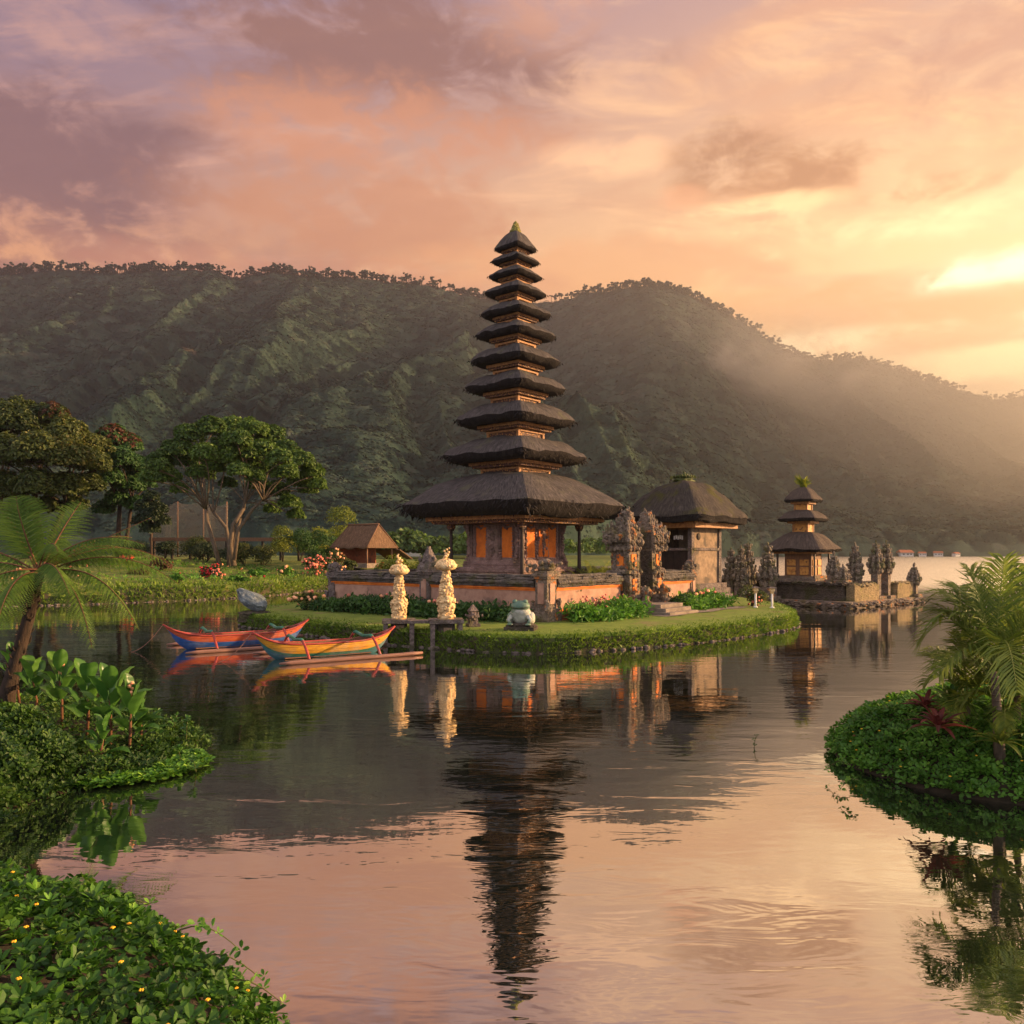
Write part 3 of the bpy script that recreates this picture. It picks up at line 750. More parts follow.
# ================================================================ BUILDINGS
def square_ring(h, n=12, ex=12.0, hy=None):
    """points round a square of half side h, corners slightly eased; first point repeated at the end"""
    hy = h if hy is None else hy
    q = []
    for s in range(4):
        for i in range(n):
            t = -1 + 2 * i / n
            q.append([(t, -1), (1, t), (-t, 1), (-1, -t)][s])
    q = np.array(q, float); ln = (np.abs(q[:, 0]) ** ex + np.abs(q[:, 1]) ** ex) ** (1 / ex)
    q = q / ln[:, None]; q = np.r_[q, q[:1]]
    return q * np.array((h, hy))
def thatch_roof(mb, Rr, rn, zb, zt, ztop, seed, pw=1.05, n=14, hy=None, rny=None, under=0.84):
    pr = [(0.0, zb + 0.10, 1), (under, zb, 0), (under + 0.05, zb + 0.10 * (zt - zb), 0), (0.965, zb + 0.5 * (zt - zb), 0), (1.0, zt, 0), (0.985, zt + 0.06 * (ztop - zt), 0)]
    K = 9
    for i in range(1, K + 1):
        t = i / K; pr.append((0.985 * (1 - t), zt + (ztop - zt) * (0.06 + 0.94 * math.sin(t * PI / 2) ** pw), 2 if i == K else 0))
    rows, uv = [], []; acc = 0; last = None
    hy = Rr if hy is None else hy; rny = rn if rny is None else rny
    per = np.linspace(0, 8, 4 * n + 1)
    for idx, (k, z, flag) in enumerate(pr):
        hx = rn + (Rr - rn) * k if idx > 5 else max(Rr * k, rn * 0.9); h2 = rny + (hy - rny) * k if idx > 5 else max(hy * k, rny * 0.9)
        q = square_ring(hx, n, 13 if idx > 5 else 9, h2)
        j = 0.018 * Rr * min(1, max(k, .2))
        nz = fbm(np.c_[q * 1.6 / max(Rr, .8) * 2, np.full(len(q), z)], 3, seed)
        nz2 = hash3(np.c_[q * 9 / max(Rr, .8), np.full(len(q), z * 3)], seed + 3)
        nz[-1] = nz[0]; nz2[-1] = nz2[0]
        q = q * (1 + 0.020 * nz[:, None] + 0.012 * nz2[:, None])
        zz = z + 0.045 * min(Rr, 2.6) * nz * (0 if flag else 1) * 0.8 + 0.012 * Rr * nz2 * (1 if idx in (1, 2, 3, 4) else 0.3)
        if last is not None: acc += math.hypot(hx - last[0], z - last[1])
        last = (hx, z); rows.append(np.c_[q, zz]); uv.append(np.c_[per * max(Rr, .6) * 0.5, np.full(len(q), acc)])
    m_ = 4 * n + 1
    def strip(ra, ua, mi):
        k = len(ra)
        mb.add(np.concatenate(ra), [(i * m_ + j, i * m_ + j + 1, (i + 1) * m_ + j + 1, (i + 1) * m_ + j) for i in range(k - 1) for j in range(m_ - 1)], mi, 0.5, True, np.concatenate(ua))
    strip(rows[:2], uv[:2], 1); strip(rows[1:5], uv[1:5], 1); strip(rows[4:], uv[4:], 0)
    mb.add(np.r_[rows[-1][:-1], [[0, 0, ztop + 0.02]]], [(j, (j + 1) % (m_ - 1), m_ - 1) for j in range(m_ - 1)], 0, 0.5, True, np.zeros((m_, 2)))
def shag(mb, Rr, zt, zb, rng, hy=None, m=1):
    """loose straw ends hanging over the cut edge and lying on the slope near it"""
    n = int(260 * Rr ** .8)
    q = rng.uniform(0, 4, n); s_ = np.floor(q); t = (q - s_) * 2 - 1; hy = hy or Rr
    x = np.select([s_ == 0, s_ == 1, s_ == 2, s_ == 3], [t * Rr, np.full(n, Rr), t * Rr, np.full(n, -Rr)])
    y = np.select([s_ == 0, s_ == 1, s_ == 2, s_ == 3], [np.full(n, -hy), t * hy, np.full(n, hy), t * hy])
    o = np.stack([np.select([s_ == 1, s_ == 3], [1., -1.], 0.), np.select([s_ == 0, s_ == 2], [-1., 1.], 0.), np.zeros(n)], 1)
    f = rng.uniform(0, 1, n); P = np.c_[x, y, np.full(n, zt)] * np.array((.985, .985, 1)); P[:, :2] *= (1 - .13 * f ** 1.5)[:, None]; P[:, 2] -= (zt - zb) * f * .95
    T = o * (.8 - .6 * f)[:, None] + np.array((0, 0, -.75)) + rng.normal(0, .22, (n, 3)); T /= np.linalg.norm(T, axis=1)[:, None]
    S = np.cross(T, o); S /= np.linalg.norm(S, axis=1)[:, None] + 1e-6
    L = ((.05 + .035 * Rr) * rng.uniform(.4, 1.4, n))[:, None]; w = L * .28
    V = np.stack([P - S * w - T * L * .3, P + S * w - T * L * .3, P + T * L], 1).reshape(-1, 3); i = np.arange(n)[:, None] * 3
    mb.add(V, np.concatenate([i, i + 1, i + 2], 1), m, .5, False, np.repeat(rng.uniform(0, 5, (n, 2)), 3, 0))
def beam_ring(mb, h, w, z, t, m=0, hy=None):
    hy = h if hy is None else hy
    for s in (-1, 1):
        mb.box((0, s * (hy - w / 2), z), (2 * h, w, t), m=m)
        mb.box((s * (h - w / 2), 0, z), (w, 2 * (hy - w) - 0.006, t), m=m)
def pendants(mb, h, z, rng, step=0.16, size=0.05, m=0):
    P = []
    k = int(2 * h / step)
    for i in range(k + 1):
        t = -h + 2 * h * i / k
        P += [(t, -h, z), (t, h, z), (-h, t, z), (h, t, z)]
    mb.lumps(P, size, rng, m, (1, 1, 1.3))
def eave(parent, h, z0, t, rng, fringe=True):
    b = MB(); w = max(0.12, 0.16 * h)
    beam_ring(b, h, w, z0 + t * 0.45, t * 0.55, 0)
    beam_ring(b, h * 0.93, w, z0, t * 0.43, 1)
    if fringe: pendants(b, h * 0.985, z0 + t * 0.42, rng, 0.13 if h < 2 else 0.17, 0.035 if h < 2 else 0.055, 1)
    return b.build('eave_frame', [MT['gold_beam'], MT['gold']], parent)

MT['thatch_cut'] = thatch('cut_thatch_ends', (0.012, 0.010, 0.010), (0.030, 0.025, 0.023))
MT['gold_moss'] = mat('weathered_gilding', (0.30, 0.24, 0.05), (0.12, 0.12, 0.03), scale=8, bump=.6)
def big_meru():
    r = np.random.default_rng(11)
    t = thing('pagoda_shrine', 'tall eleven-roofed thatched pagoda shrine with orange panels, the highest building on the temple island', 'pagoda', (0.2, 44.0, GZ), R(50))
    b = MB()
    for h, z, hh in ((3.05, -0.2, 0.62), (2.92, 0.42, 0.25), (3.0, 0.67, 0.14), (2.30, 0.81, 0.35), (2.18, 1.16, 0.55), (2.26, 1.71, 0.10), (2.34, 1.81, 0.10), (2.22, 1.91, 0.12), (2.05, 2.03, 0.14)):
        b.box((0, 0, z), (2 * h, 2 * h, hh))
    for i in range(9):
        for s in (-2.21, 2.21):
            b.box((s, -1.9 + i * 0.475, 1.2), (0.06, 0.3, 0.42)); b.box((-1.9 + i * 0.475, s, 1.2), (0.3, 0.06, 0.42))
    b.build('plinth', MT['stone_rose'], t)
    # cella
    b = MB(); b.box((0, 0, 2.17), (3.5, 3.5, 2.35))
    for s in (0.14, 0.09, 0.05): b.box((0, 0, 2.171), (3.5 + s * 5, 3.5 + s * 5, 0.62 - s * 4), top=0.96)
    b.box((0, 0, 4.35), (3.62, 3.62, 0.16)); b.build('cella', MT['stone_rose'], t)
    # tall orange panels: two either side of the carved door on each face
    def on_face(face, u, z, w, hgt, dep):
        c = {0: (-1.75 - dep / 2, u, z), 1: (u, -1.75 - dep / 2, z), 2: (1.75 + dep / 2, u, z), 3: (u, 1.75 + dep / 2, z)}[face]
        return c, ((dep, w, hgt) if face in (0, 2) else (w, dep, hgt))
    for face in (0, 1, 2, 3):
        for u in (-0.92, 0.92):
            b = MB(); c, d = on_face(face, u, 2.55, 0.72, 1.75, 0.06); b.box(c, d)
            b.build('wall_panel', MT['orange'], t)
            b = MB(); c, d = on_face(face, u, 2.43, 0.80, 0.13, 0.10); b.box(c, d)
            P = [np.array(on_face(face, u + e * 0.40, 2.5 + i * 0.15, 0, 0, 0.12)[0]) for e in (-1, 1) for i in range(13)]
            b.lumps(P, 0.075, r); P = [np.array(on_face(face, u + q, 4.28 - 0.16 * (1 - abs(q) / .36), 0, 0, 0.12)[0]) for q in np.linspace(-.36, .36, 7)]
            b.lumps(P, 0.075, r); b.build('panel_border', MT['stone_rose'], t)
        # carved false door with guardian relief
        dr = MB(); c, d = on_face(face, 0, 2.45, 0.92, 1.9, 0.14); dr.box(c, d)
        for sgn in (-1, 1):
            c, d = on_face(face, sgn * 0.22, 2.6, 0.34, 1.45, 0.20); dr.box(c, d, m=1)
        do = dr.build('door', [MT['stone_rose'], MT['stone_rose'] if face != 1 else MT['orange']], t)
        b = MB()
        P = [np.array(on_face(face, q * (0.50 - 0.02 * i), 2.5 + i * 0.14, 0, 0, 0.22)[0]) for q in (-1, 1) for i in range(14)]
        P += [np.array(on_face(face, r.normal(0, .12), 2.7 + r.uniform(0, 1.3), 0, 0, 0.42)[0]) for _ in range(26)]
        P += [np.array(on_face(face, q, 4.32 + 0.1 * (1 - abs(q) * 2), 0, 0, 0.25)[0]) for q in np.linspace(-.55, .55, 9)]
        b.lumps(P, 0.085, r); b.build('relief', MT['stone_rose'], do)
    # serrated carved corner columns
    for sx in (-1, 1):
        for sy in (-1, 1):
            b = MB(); b.box((sx * 1.72, sy * 1.72, 2.2), (0.30, 0.30, 2.2))
            P = []
            for i in range(14):
                z = 2.3 + i * 0.16; w = 0.20 + 0.22 * max(0, (i - 9) / 4) + 0.26 * max(0, (3 - i) / 3)
                P += [(sx * (1.72 + w), sy * 1.70, z), (sx * 1.70, sy * (1.72 + w), z), (sx * (1.72 + w * .6), sy * (1.72 + w * .6), z)]
            b.lumps(P, 0.10, r); b.build('carved_column', MT['stone_rose'], t)
    for sx in (-1, 1):
        for sy in (-1, 1):
            b = MB(); x, y = sx * 2.50, sy * 2.50
            b.box((x, y, 0.81), (0.34, 0.34, 0.28), m=1); b.box((x, y, 1.09), (0.24, 0.24, 0.12), m=1)
            b.tube([(x, y, 1.2), (x, y, 2.0), (x, y, 3.6), (x, y, 4.0)], [0.085, 0.105, 0.085, 0.08], 10)
            b.box((x, y, 4.0), (0.2, 0.2, 0.10), top=1.3); b.box((x, y, 4.1), (0.30, 0.30, 0.26), top=1.25, m=2)
            b.build('post', [MT['wood_dark'], MT['stone_rose'], MT['gold']], t)
    # roofs, lowest first: half side, tip height, bottom, top, frame half
    Rh = [q * 1.10 for q in (4.34, 2.77, 2.28, 1.93, 1.74, 1.55, 1.36, 1.19, 1.04, 0.93, 0.83)]
    zt = [6.05, 8.70, 10.70, 12.46, 13.95, 15.36, 16.53, 17.66, 18.60, 19.42, 20.14]
    for i in range(11):
        S = (zt[i + 1] - zt[i]) if i < 10 else 0.75
        z0 = zt[i] - GZ
        zb = z0 - (0.72 if i == 0 else 0.19 * S); ztop = z0 + (1.72 if i == 0 else 0.50 * S if i < 10 else 0.98)
        rn = (Rh[i + 1] * 0.42 + 0.06) if i < 10 else 0.10
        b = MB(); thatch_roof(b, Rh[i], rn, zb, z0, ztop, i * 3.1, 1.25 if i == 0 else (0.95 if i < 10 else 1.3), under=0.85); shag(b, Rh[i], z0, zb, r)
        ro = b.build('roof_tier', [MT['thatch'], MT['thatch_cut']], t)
        ft = 0.36 if i == 0 else min(0.30, 0.20 * S)
        eave(ro, Rh[i] * (0.73 if i == 0 else 0.60), zb - ft + 0.03, ft, r)
        if i:
            Sp = zt[i] - zt[i - 1]; zlo = zt[i - 1] - GZ + (1.62 if i == 1 else 0.44 * Sp)
            b = MB(); hn = Rh[i] * 0.42
            b.box((0, 0, zlo), (2 * hn, 2 * hn, zb - ft * .2 - zlo))
            for sx in (-1, 1):
                for sy in (-1, 1): b.box((sx * hn, sy * hn, zlo), (0.16, 0.16, zb - ft - zlo + 0.03), m=1)
            beam_ring(b, hn + 0.09, 0.1, zb - ft - 0.11, 0.10, 1)
            b.build('neck', [MT['gold'], MT['gold_beam']], ro)
    b = MB(); zf = 20.14 + 0.90 - GZ
    b.lathe([(0.24, 0), (0.25, .14), (0.13, .2), (0.17, .30), (0.12, .42), (0.07, .5), (0.03, .66)], (0, 0, zf), 10)
    b.lumps([(math.cos(k * 2.4) * w, math.sin(k * 2.4) * w, zf + z) for k in range(46) for z, w in ((.02 + .012 * k, .24 * (1 - k / 52)),)], 0.085, r)
    b.build('finial', MT['gold_moss'], t)
big_meru()

def plume(mb, c, w, h, rng, n=180):
    P = np.c_[rng.normal(0, w * .38, n), rng.normal(0, w * .38, n), rng.uniform(0, h * .35, n)] + np.array(c)
    blades(mb, P, np.tile((0, 0, 1.0), (n, 1)), h * 0.9, rng, 0.13, 0.35)
def pavilion():
    r = np.random.default_rng(12)
    t = thing('temple_pavilion', 'square stone pavilion with one thick mossy thatched roof behind the split gate', 'pavilion', (10.0, 46.5, GZ), R(44))
    b = MB()
    for h, z, hh in ((2.0, -.2, .65), (1.9, .45, .35), (1.75, .80, .28)): b.box((0, 0, z), (2 * h, 2 * h, hh))
    b.build('plinth', MT['stone'], t)
    # sides -Y (lit) and +X solid, -X open above a sill
    b = MB(); b.box((0, -1.38, 1.08), (2.70, 0.14, 1.85)); b.box((0, -1.38, 3.09), (2.70, 0.14, 1.1)); b.box((1.38, 0.0, 1.08), (0.14, 2.60, 3.1)); b.box((0, 1.38, 1.08), (2.90, 0.14, 3.1))
    w = b.build('wall', MT['stone_tan'], t)
    b = MB(); b.tube([(-0.75, -1.42, 3.72), (-0.75, -1.475, 3.72)], 0.2, 16); b.build('round_vent', MT['dark_void'], w)  # dark disc on the wall imitates the shade inside a round hole
    b = MB(); b.box((0, -1.40, 2.935), (3.1, 0.26, 0.15)); b.box((-1.40, 0.02, 2.935), (0.26, 2.8, 0.15)); b.build('sill_beam', MT['stone'], t)
    b = MB(); b.box((-1.36, 0, 1.08), (0.08, 2.6, 1.85)); 
    for i in range(6): b.box((-1.41, -1.1 + i * .44, 1.12), (0.03, 0.05, 1.78))
    b.build('side_panel', MT['dark_void'], t)
    b = MB(); b.box((0.2, 0, 3.0), (2.0, 2.2, 0.06)); b.build('inner_floor', MT['wood_dark'], t)
    for i in range(5):
        b = MB(); b.box((-1.30, -0.75 + i * 0.13, 3.55 + 0.03 * (i % 2)), (0.05, 0.07, 0.22)); b.build('hanging_offering', MT['white'], t)
    for sx in (-1, 1):
        for sy in (-1, 1):
            b = MB(); b.box((sx * 1.40, sy * 1.40, 1.08), (0.26, 0.26, 3.1)); b.build('corner_post', MT['stone'], t)
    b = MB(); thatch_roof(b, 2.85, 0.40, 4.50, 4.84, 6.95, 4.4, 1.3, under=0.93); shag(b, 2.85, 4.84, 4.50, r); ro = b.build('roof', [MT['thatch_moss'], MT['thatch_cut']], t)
    b = MB(); beam_ring(b, 2.2, 0.28, 4.2, 0.34); beam_ring(b, 1.6, 0.2, 4.19, 0.2); b.build('eave_frame', MT['gold_beam'], ro)
    b = MB(); b.blob((0, 0, 6.97), (0.72, 0.55, 0.20), 0.3, 2.5, 4, 3); b.lumps([(r.normal(0, .36), r.normal(0, .28), 7.14 + r.uniform(0, .14)) for _ in range(70)], 0.08, r)
    b.lumps([(0, 0, 7.25), (0.05, 0, 7.4), (0, 0.04, 7.5)], 0.08, r); plume(b, (0, 0, 7.1), 0.8, 0.22, r, 160)
    b.build('ridge_ornament', MT['L_olive'], ro)
pavilion()

def small_meru(z0):
    r = np.random.default_rng(13)
    t = thing('pagoda_shrine', 'small three-roofed pagoda shrine with golden walls on the stone platform out in the lake', 'pagoda', (20.75, 57.0, z0), R(48))
    b = MB(); b.box((0, 0, -.2), (2.9, 2.9, .38)); b.box((0, 0, .18), (2.5, 2.5, .14)); b.build('plinth', MT['stone_warm'], t)
    b = MB(); b.box((0, 0, .32), (1.9, 1.9, 1.75))
    c = b.build('cella', MT['wood'], t)
    for ax in (0, 1):
        for u in (-0.46, 0.46):
            for z, h in ((0.40, 0.55), (1.05, 0.42)):
                for sgn in (-1, 1):
                    b = MB(); q = sgn * 0.975
                    if ax == 0: b.box((q, u, z), (0.05, 0.62, h))
                    else: b.box((u, q, z), (0.62, 0.05, h))
                    b.build('wall_panel', MT['gold_panel'], t)
    for sx in (-1, 1):
        for sy in (-1, 1):
            b = MB(); b.box((sx * 1.32, sy * 1.32, .18), (0.11, 0.11, 1.9)); b.build('post', MT['wood_dark'], t)
    for Rr, rn, zt, zb, zp, fh in ((2.12, 0.60, 2.20, 2.02, 3.42, 1.5), (1.42, 0.52, 4.36, 4.16, 4.98, 0.82), (1.06, 0.14, 5.70, 5.54, 6.62, 0.66)):
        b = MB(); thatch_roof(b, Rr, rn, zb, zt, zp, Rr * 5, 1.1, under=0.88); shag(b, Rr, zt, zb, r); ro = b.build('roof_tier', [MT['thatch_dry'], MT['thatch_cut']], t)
        b = MB(); beam_ring(b, fh, 0.14, zb - .14, .16); b.build('eave_frame', MT['gold_beam'], ro)
        if Rr < 2:
            lo = 3.3 if Rr > 1.2 else 4.88
            b = MB(); b.box((0, 0, lo), (1.02 if Rr > 1.2 else .86, 1.02 if Rr > 1.2 else .86, zb - .08 - lo))
            for sx in (-1, 1):
                for sy in (-1, 1): b.box((sx * .5 * (1 if Rr > 1.2 else .84), sy * .5 * (1 if Rr > 1.2 else .84), lo), (.12, .12, zb - .15 - lo), m=1)
            b.build('neck', [MT['gold_panel'], MT['gold_beam']], ro)
    b = MB(); plume(b, (0, 0, 6.5), 0.16, 0.85, r, 90); b.lumps([(r.normal(0, .07), r.normal(0, .07), 6.58 + r.uniform(0, .5)) for _ in range(16)], 0.09, r, var=0.4)
    b.build('finial', MT['L_yellow'], t)
MT['gold_panel'] = mat('golden_painted_panel', (0.62, 0.31, 0.07), (0.42, 0.17, 0.04), (0.16, 0.07, 0.03), scale=5, rough=0.6, cscale=4, cth=(0.55, 0.65))
MT['thatch_dry'] = thatch('grey_brown_thatch', (0.045, 0.034, 0.028), (0.10, 0.075, 0.058))

# ---------------------------------------------------------------- temple walls
C0, L0, R0 = np.array((1.4, 33.0)), np.array((-9.07, 41.0)), np.array((9.3, 42.0))
B0 = L0 + R0 - C0
def wall(label, p0, p1, z, h=1.9, group='walls round the temple court', mats=None):
    r = np.random.default_rng(int(abs(p0[0] * 31 + p1[1] * 7)) + 3)
    d = np.asarray(p1) - np.asarray(p0); L = float(np.linalg.norm(d))
    t = thing('temple_wall', label, 'wall', (p0[0], p0[1], z), math.atan2(d[1], d[0]), group)
    b = MB(); b.box((L / 2, 0, -.2), (L, .62, .48)); b.box((L / 2, 0, .28), (L, .54, .10)); b.build('base', MT['brick'], t)
    b = MB(); b.box((L / 2, 0, .38), (L, .40, h - .38 - .52)); b.build('wall_panel', MT['wall_pink'], t)
    b = MB(); b.box((L / 2, 0, .381), (L, .47, .08)); b.box((L / 2, 0, h - .66), (L, .46, .07)); b.box((L / 2, 0, h - .588), (L, .54, .07)); b.build('moulding', MT['orange'], t)
    b = MB(); n = int(L / .35)
    for lay, (w, z0, hh) in enumerate(((.62, h - .516, .13), (.78, h - .384, .15), (.66, h - .232, .12), (.44, h - .11, .11))):
        V, Fc = [], []
        for i in range(n + 1):
            x = L * i / n
            for y, zz in ((-w / 2, z0), (-w / 2 - .02, z0 + hh * .5), (-w / 2 + .03, z0 + hh), (w / 2 - .03, z0 + hh), (w / 2 + .02, z0 + hh * .5), (w / 2, z0)):
                V.append((x, y + r.normal(0, .015), zz + r.normal(0, .012)))
        for i in range(n):
            for q in range(6): Fc.append((i * 6 + q, i * 6 + (q + 1) % 6, (i + 1) * 6 + (q + 1) % 6, (i + 1) * 6 + q))
        Fc += [tuple(range(6)), tuple(n * 6 + q for q in range(5, -1, -1))]
        b.add(V, Fc)
    P = [(r.uniform(0, L), r.choice((-1, 1)) * r.uniform(.2, .38), h - r.uniform(.1, .42)) for _ in range(int(L * 22))]
    b.lumps(P, .055, r, stretch=(1.4, 1, .8)); b.build('capping', MT['capstone'], t)
    return t
def lerp2(a, b, t): return a + (b - a) * t
wall('long pink plastered wall with mossy stone capping on the left of the corner pillar', C0 + (L0 - C0) * .03, L0, GZ)
g0, g1 = 0.455, 0.70
wall('sunlit orange wall between the corner pillar and the split gate', lerp2(C0, R0, .035), lerp2(C0, R0, g0 - .02), GZ)
wall('short sunlit wall right of the split gate in front of the pavilion', lerp2(C0, R0, g1 + .02), R0, GZ)
wall('back wall of the court running behind the pagoda from the left corner', L0 + (B0 - L0) * .03, B0, GZ)
wall('back wall of the court running behind the pavilion', R0 + (B0 - R0) * .04, B0, GZ)

def carve_shell(b, x0, x1, y0, y1, z0, z1, n, size, r, faces='xXyY'):
    P = []
    for _ in range(n):
        f = faces[r.integers(len(faces))]; x, y, z = r.uniform(x0, x1), r.uniform(y0, y1), r.uniform(z0, z1)
        P.append({'x': (x0, y, z), 'X': (x1, y, z), 'y': (x, y0, z), 'Y': (x, y1, z)}[f])
    b.lumps(P, size, r)

def pillar(name, label, pos, rz, h, w, matn, group=None, pointed=False, plaque=True, cat='pillar'):
    r = np.random.default_rng(int(abs(pos[0]) * 100 + h * 10))
    t = thing(name, label, cat, pos, rz, group)
    b = MB(); b.box((0, 0, -.15), (w * 1.5, w * 1.5, .55)); b.box((0, 0, .4), (w * 1.3, w * 1.3, .12)); b.box((0, 0, .52), (w, w, h * .52))
    z = .52 + h * .52
    for s in (1.2, 1.4, 1.25): b.box((0, 0, z), (w * s, w * s, .11)); z += .11
    b.build('shaft', MT[matn], t)
    if plaque:
        for q, d in (((-w / 2 - .02, 0), (.05, w * .5)), ((0, -w / 2 - .02), (w * .5, .05))):
            p = MB(); p.box((q[0], q[1], .72), (d[0], d[1], h * .36)); p.build('plaque', MT['wall_pink'], t)
    c = MB()
    if pointed:
        for i in range(7): 
            s = w * (1.25 - i * .17); c.box((0, 0, z + i * .135), (s, s, .15), top=.86)
        c.lumps([(r.normal(0, .25) * w, r.normal(0, .25) * w, z + r.uniform(0, .5)) for _ in range(40)], .09, r)
    else:
        c.lathe([(w * .5, 0), (w * .62, .12), (w * .42, .24), (w * .5, .34), (w * .2, .5)], (0, 0, z), 12)
        c.lumps([(r.normal(0, .35) * w, r.normal(0, .35) * w, z + r.uniform(0, .35)) for _ in range(50)], .1, r)
        for sx in (-1, 1):
            for sy in (-1, 1): c.lumps([(sx * w * .62, sy * w * .62, .5 + .1 * k) for k in range(4)], .12, r)
    c.build('cap', MT['stone' if matn == 'stone' else 'stone_warm'], t)
    return t
WA = math.atan2(R0[1] - C0[1], R0[0] - C0[0])
pillar('corner_pillar', 'carved corner pillar with rosettes at the front corner of the temple court', (C0[0], C0[1], GZ), WA, 2.35, .62, 'stone_warm')
pillar('corner_pillar', 'plain grey pillar ending the long pink wall at its far left', (L0[0], L0[1], GZ), WA, 1.9, .5, 'stone', plaque=False)
pL = lerp2(C0, L0, .50)
pillar('wall_pillar', 'grey pillar with a dark pointed finial halfway along the pink wall', (pL[0], pL[1] - .05, GZ), WA, 2.5, .62, 'stone', pointed=True)
pillar('corner_pillar', 'carved pillar at the right end of the short sunlit wall below the pavilion', (R0[0], R0[1], GZ), WA, 2.1, .5, 'stone_warm')

def gate_half(label, t0, side):
    """half of a split gate; the sheer cut face is at x = 0, the stepped side towards side*x"""
    r = np.random.default_rng(21 + side)
    p = lerp2(C0, R0, t0)
    t = thing('split_gate_tower', label, 'gate tower', (p[0], p[1], GZ), WA, 'halves of the split gate')
    b = MB()
    def bl(w, d, z, h, m=0, top=1.0): b.box((side * w / 2, 0, z), (w, d, h), m=m)
    tiers = [(1.50, 1.9, -.15, .45), (1.40, 1.7, .30, .30), (1.15, 1.4, .60, .20), (0.90, 1.1, .80, 1.05), (1.05, 1.25, 1.85, .14), (0.84, 1.0, 1.99, .95),
             (1.00, 1.2, 2.94, .14), (0.90, 1.05, 3.08, .22), (1.12, 1.3, 3.30, .14), (1.16, 1.3, 3.44, .22), (1.05, 1.15, 3.66, .14), (.98, 1.05, 3.80, .16), (.82, .85, 3.96, .14),
             (.58, .62, 4.10, .18), (.44, .5, 4.28, .20), (.32, .36, 4.48, .24)]
    for w, d, z, h in tiers: bl(w, d, z, h)
    b.build('body', MT['stone_warm'], t)
    f = MB(); f.box((-side * 0.02, 0, .62), (.05, 1.02, 2.3)); f.box((-side * 0.02, 0, 3.0), (.05, .85, .8)); f.build('cut_face', MT['stone_dark'], t)  # thin slabs in a darker stone tone over the sheer inner face
    for z, h, w in ((1.05, .55, .34), (2.2, .55, .4)):
        q = MB(); q.box((side * .52, -.51 if z > 2 else -.56, z), (w, .06, h)); q.build('inset_panel', MT['orange'], t)
        q = MB(); q.box((side * (.85 if z > 2 else .91), 0, z), (.06, w * .9, h)); q.build('inset_panel', MT['orange'], t)
    c = MB()
    for w, d, z, h in tiers[1:]:
        n = int(34 * h / .2 * max(.5, w)) if h < .4 else int(42 * h)
        carve_shell(c, *( (0.08, w, -d / 2, d / 2) if side > 0 else (-w, -.08, -d / 2, d / 2)), z, z + h, n, .10, r, 'XyY' if side > 0 else 'xyY')
    # upturned corner ornaments
    for w, d, z, h in tiers[6::1]:
        for y in (-1, 1):
            for k in range(4): c.lumps([(side * (w + .04 + .02 * k), y * (d / 2 + .02), z + h * .5 + .075 * k)], .10 - .014 * k, r)
    for k in range(6): c.lumps([(side * (.16 + .04 * math.sin(k)), 0, 4.70 + .05 * k)], .11 - .012 * k, r)
    # little guardian post at the foot
    c.lathe([(.26, 0), (.2, .1), (.16, .5), (.22, .75), (.26, .85), (.12, 1.0)], (side * .25, -1.0, .25), 10)
    c.lumps([(side * .25 + r.normal(0, .12), -1.0 + r.normal(0, .12), .45 + r.uniform(0, .8)) for _ in range(40)], .09, r)
    c.build('carving', MT['stone_warm'], t)
gate_half('left half of the carved split gate, mossy and stepped, next to the sunlit wall', g0 + .075, -1)
gate_half('right half of the carved split gate showing its sheer dark inner face', g1 - .075, 1)
# steps up to the gate
def gate_steps():
    p = lerp2(C0, R0, (g0 + g1) / 2)
    t = tag(MB().box((0, -1.9, -.1), (2.6, 1.3, .24)).box((0, -1.55, .141), (2.3, 1.4, .16)).box((0, -1.15, .303), (2.0, 1.5, .16)).build('stone_steps', MT['pave']), 'worn stone steps leading up to the split gate', 'steps')
    t.location = (p[0], p[1], GZ); t.rotation_euler = (0, 0, WA)
gate_steps()
def path():
    b = MB(); d = (R0 - C0) / np.linalg.norm(R0 - C0); nrm = np.array((d[1], -d[0]))
    V, k = [], 12
    for i in range(k + 1):
        q = lerp2(C0, R0, .42 + (1.10 - .42) * i / k)
        for o in (1.95 + .1 * math.sin(i * 2), 2.7 + .12 * math.sin(i * 1.3)):
            s = q + nrm * o; V.append((s[0], s[1], GZ + .03))
    b.add(V, [(2 * i, 2 * i + 1, 2 * i + 3, 2 * i + 2) for i in range(k)])
    tag(b.build('path', MT['pave']), kind='structure')
path()

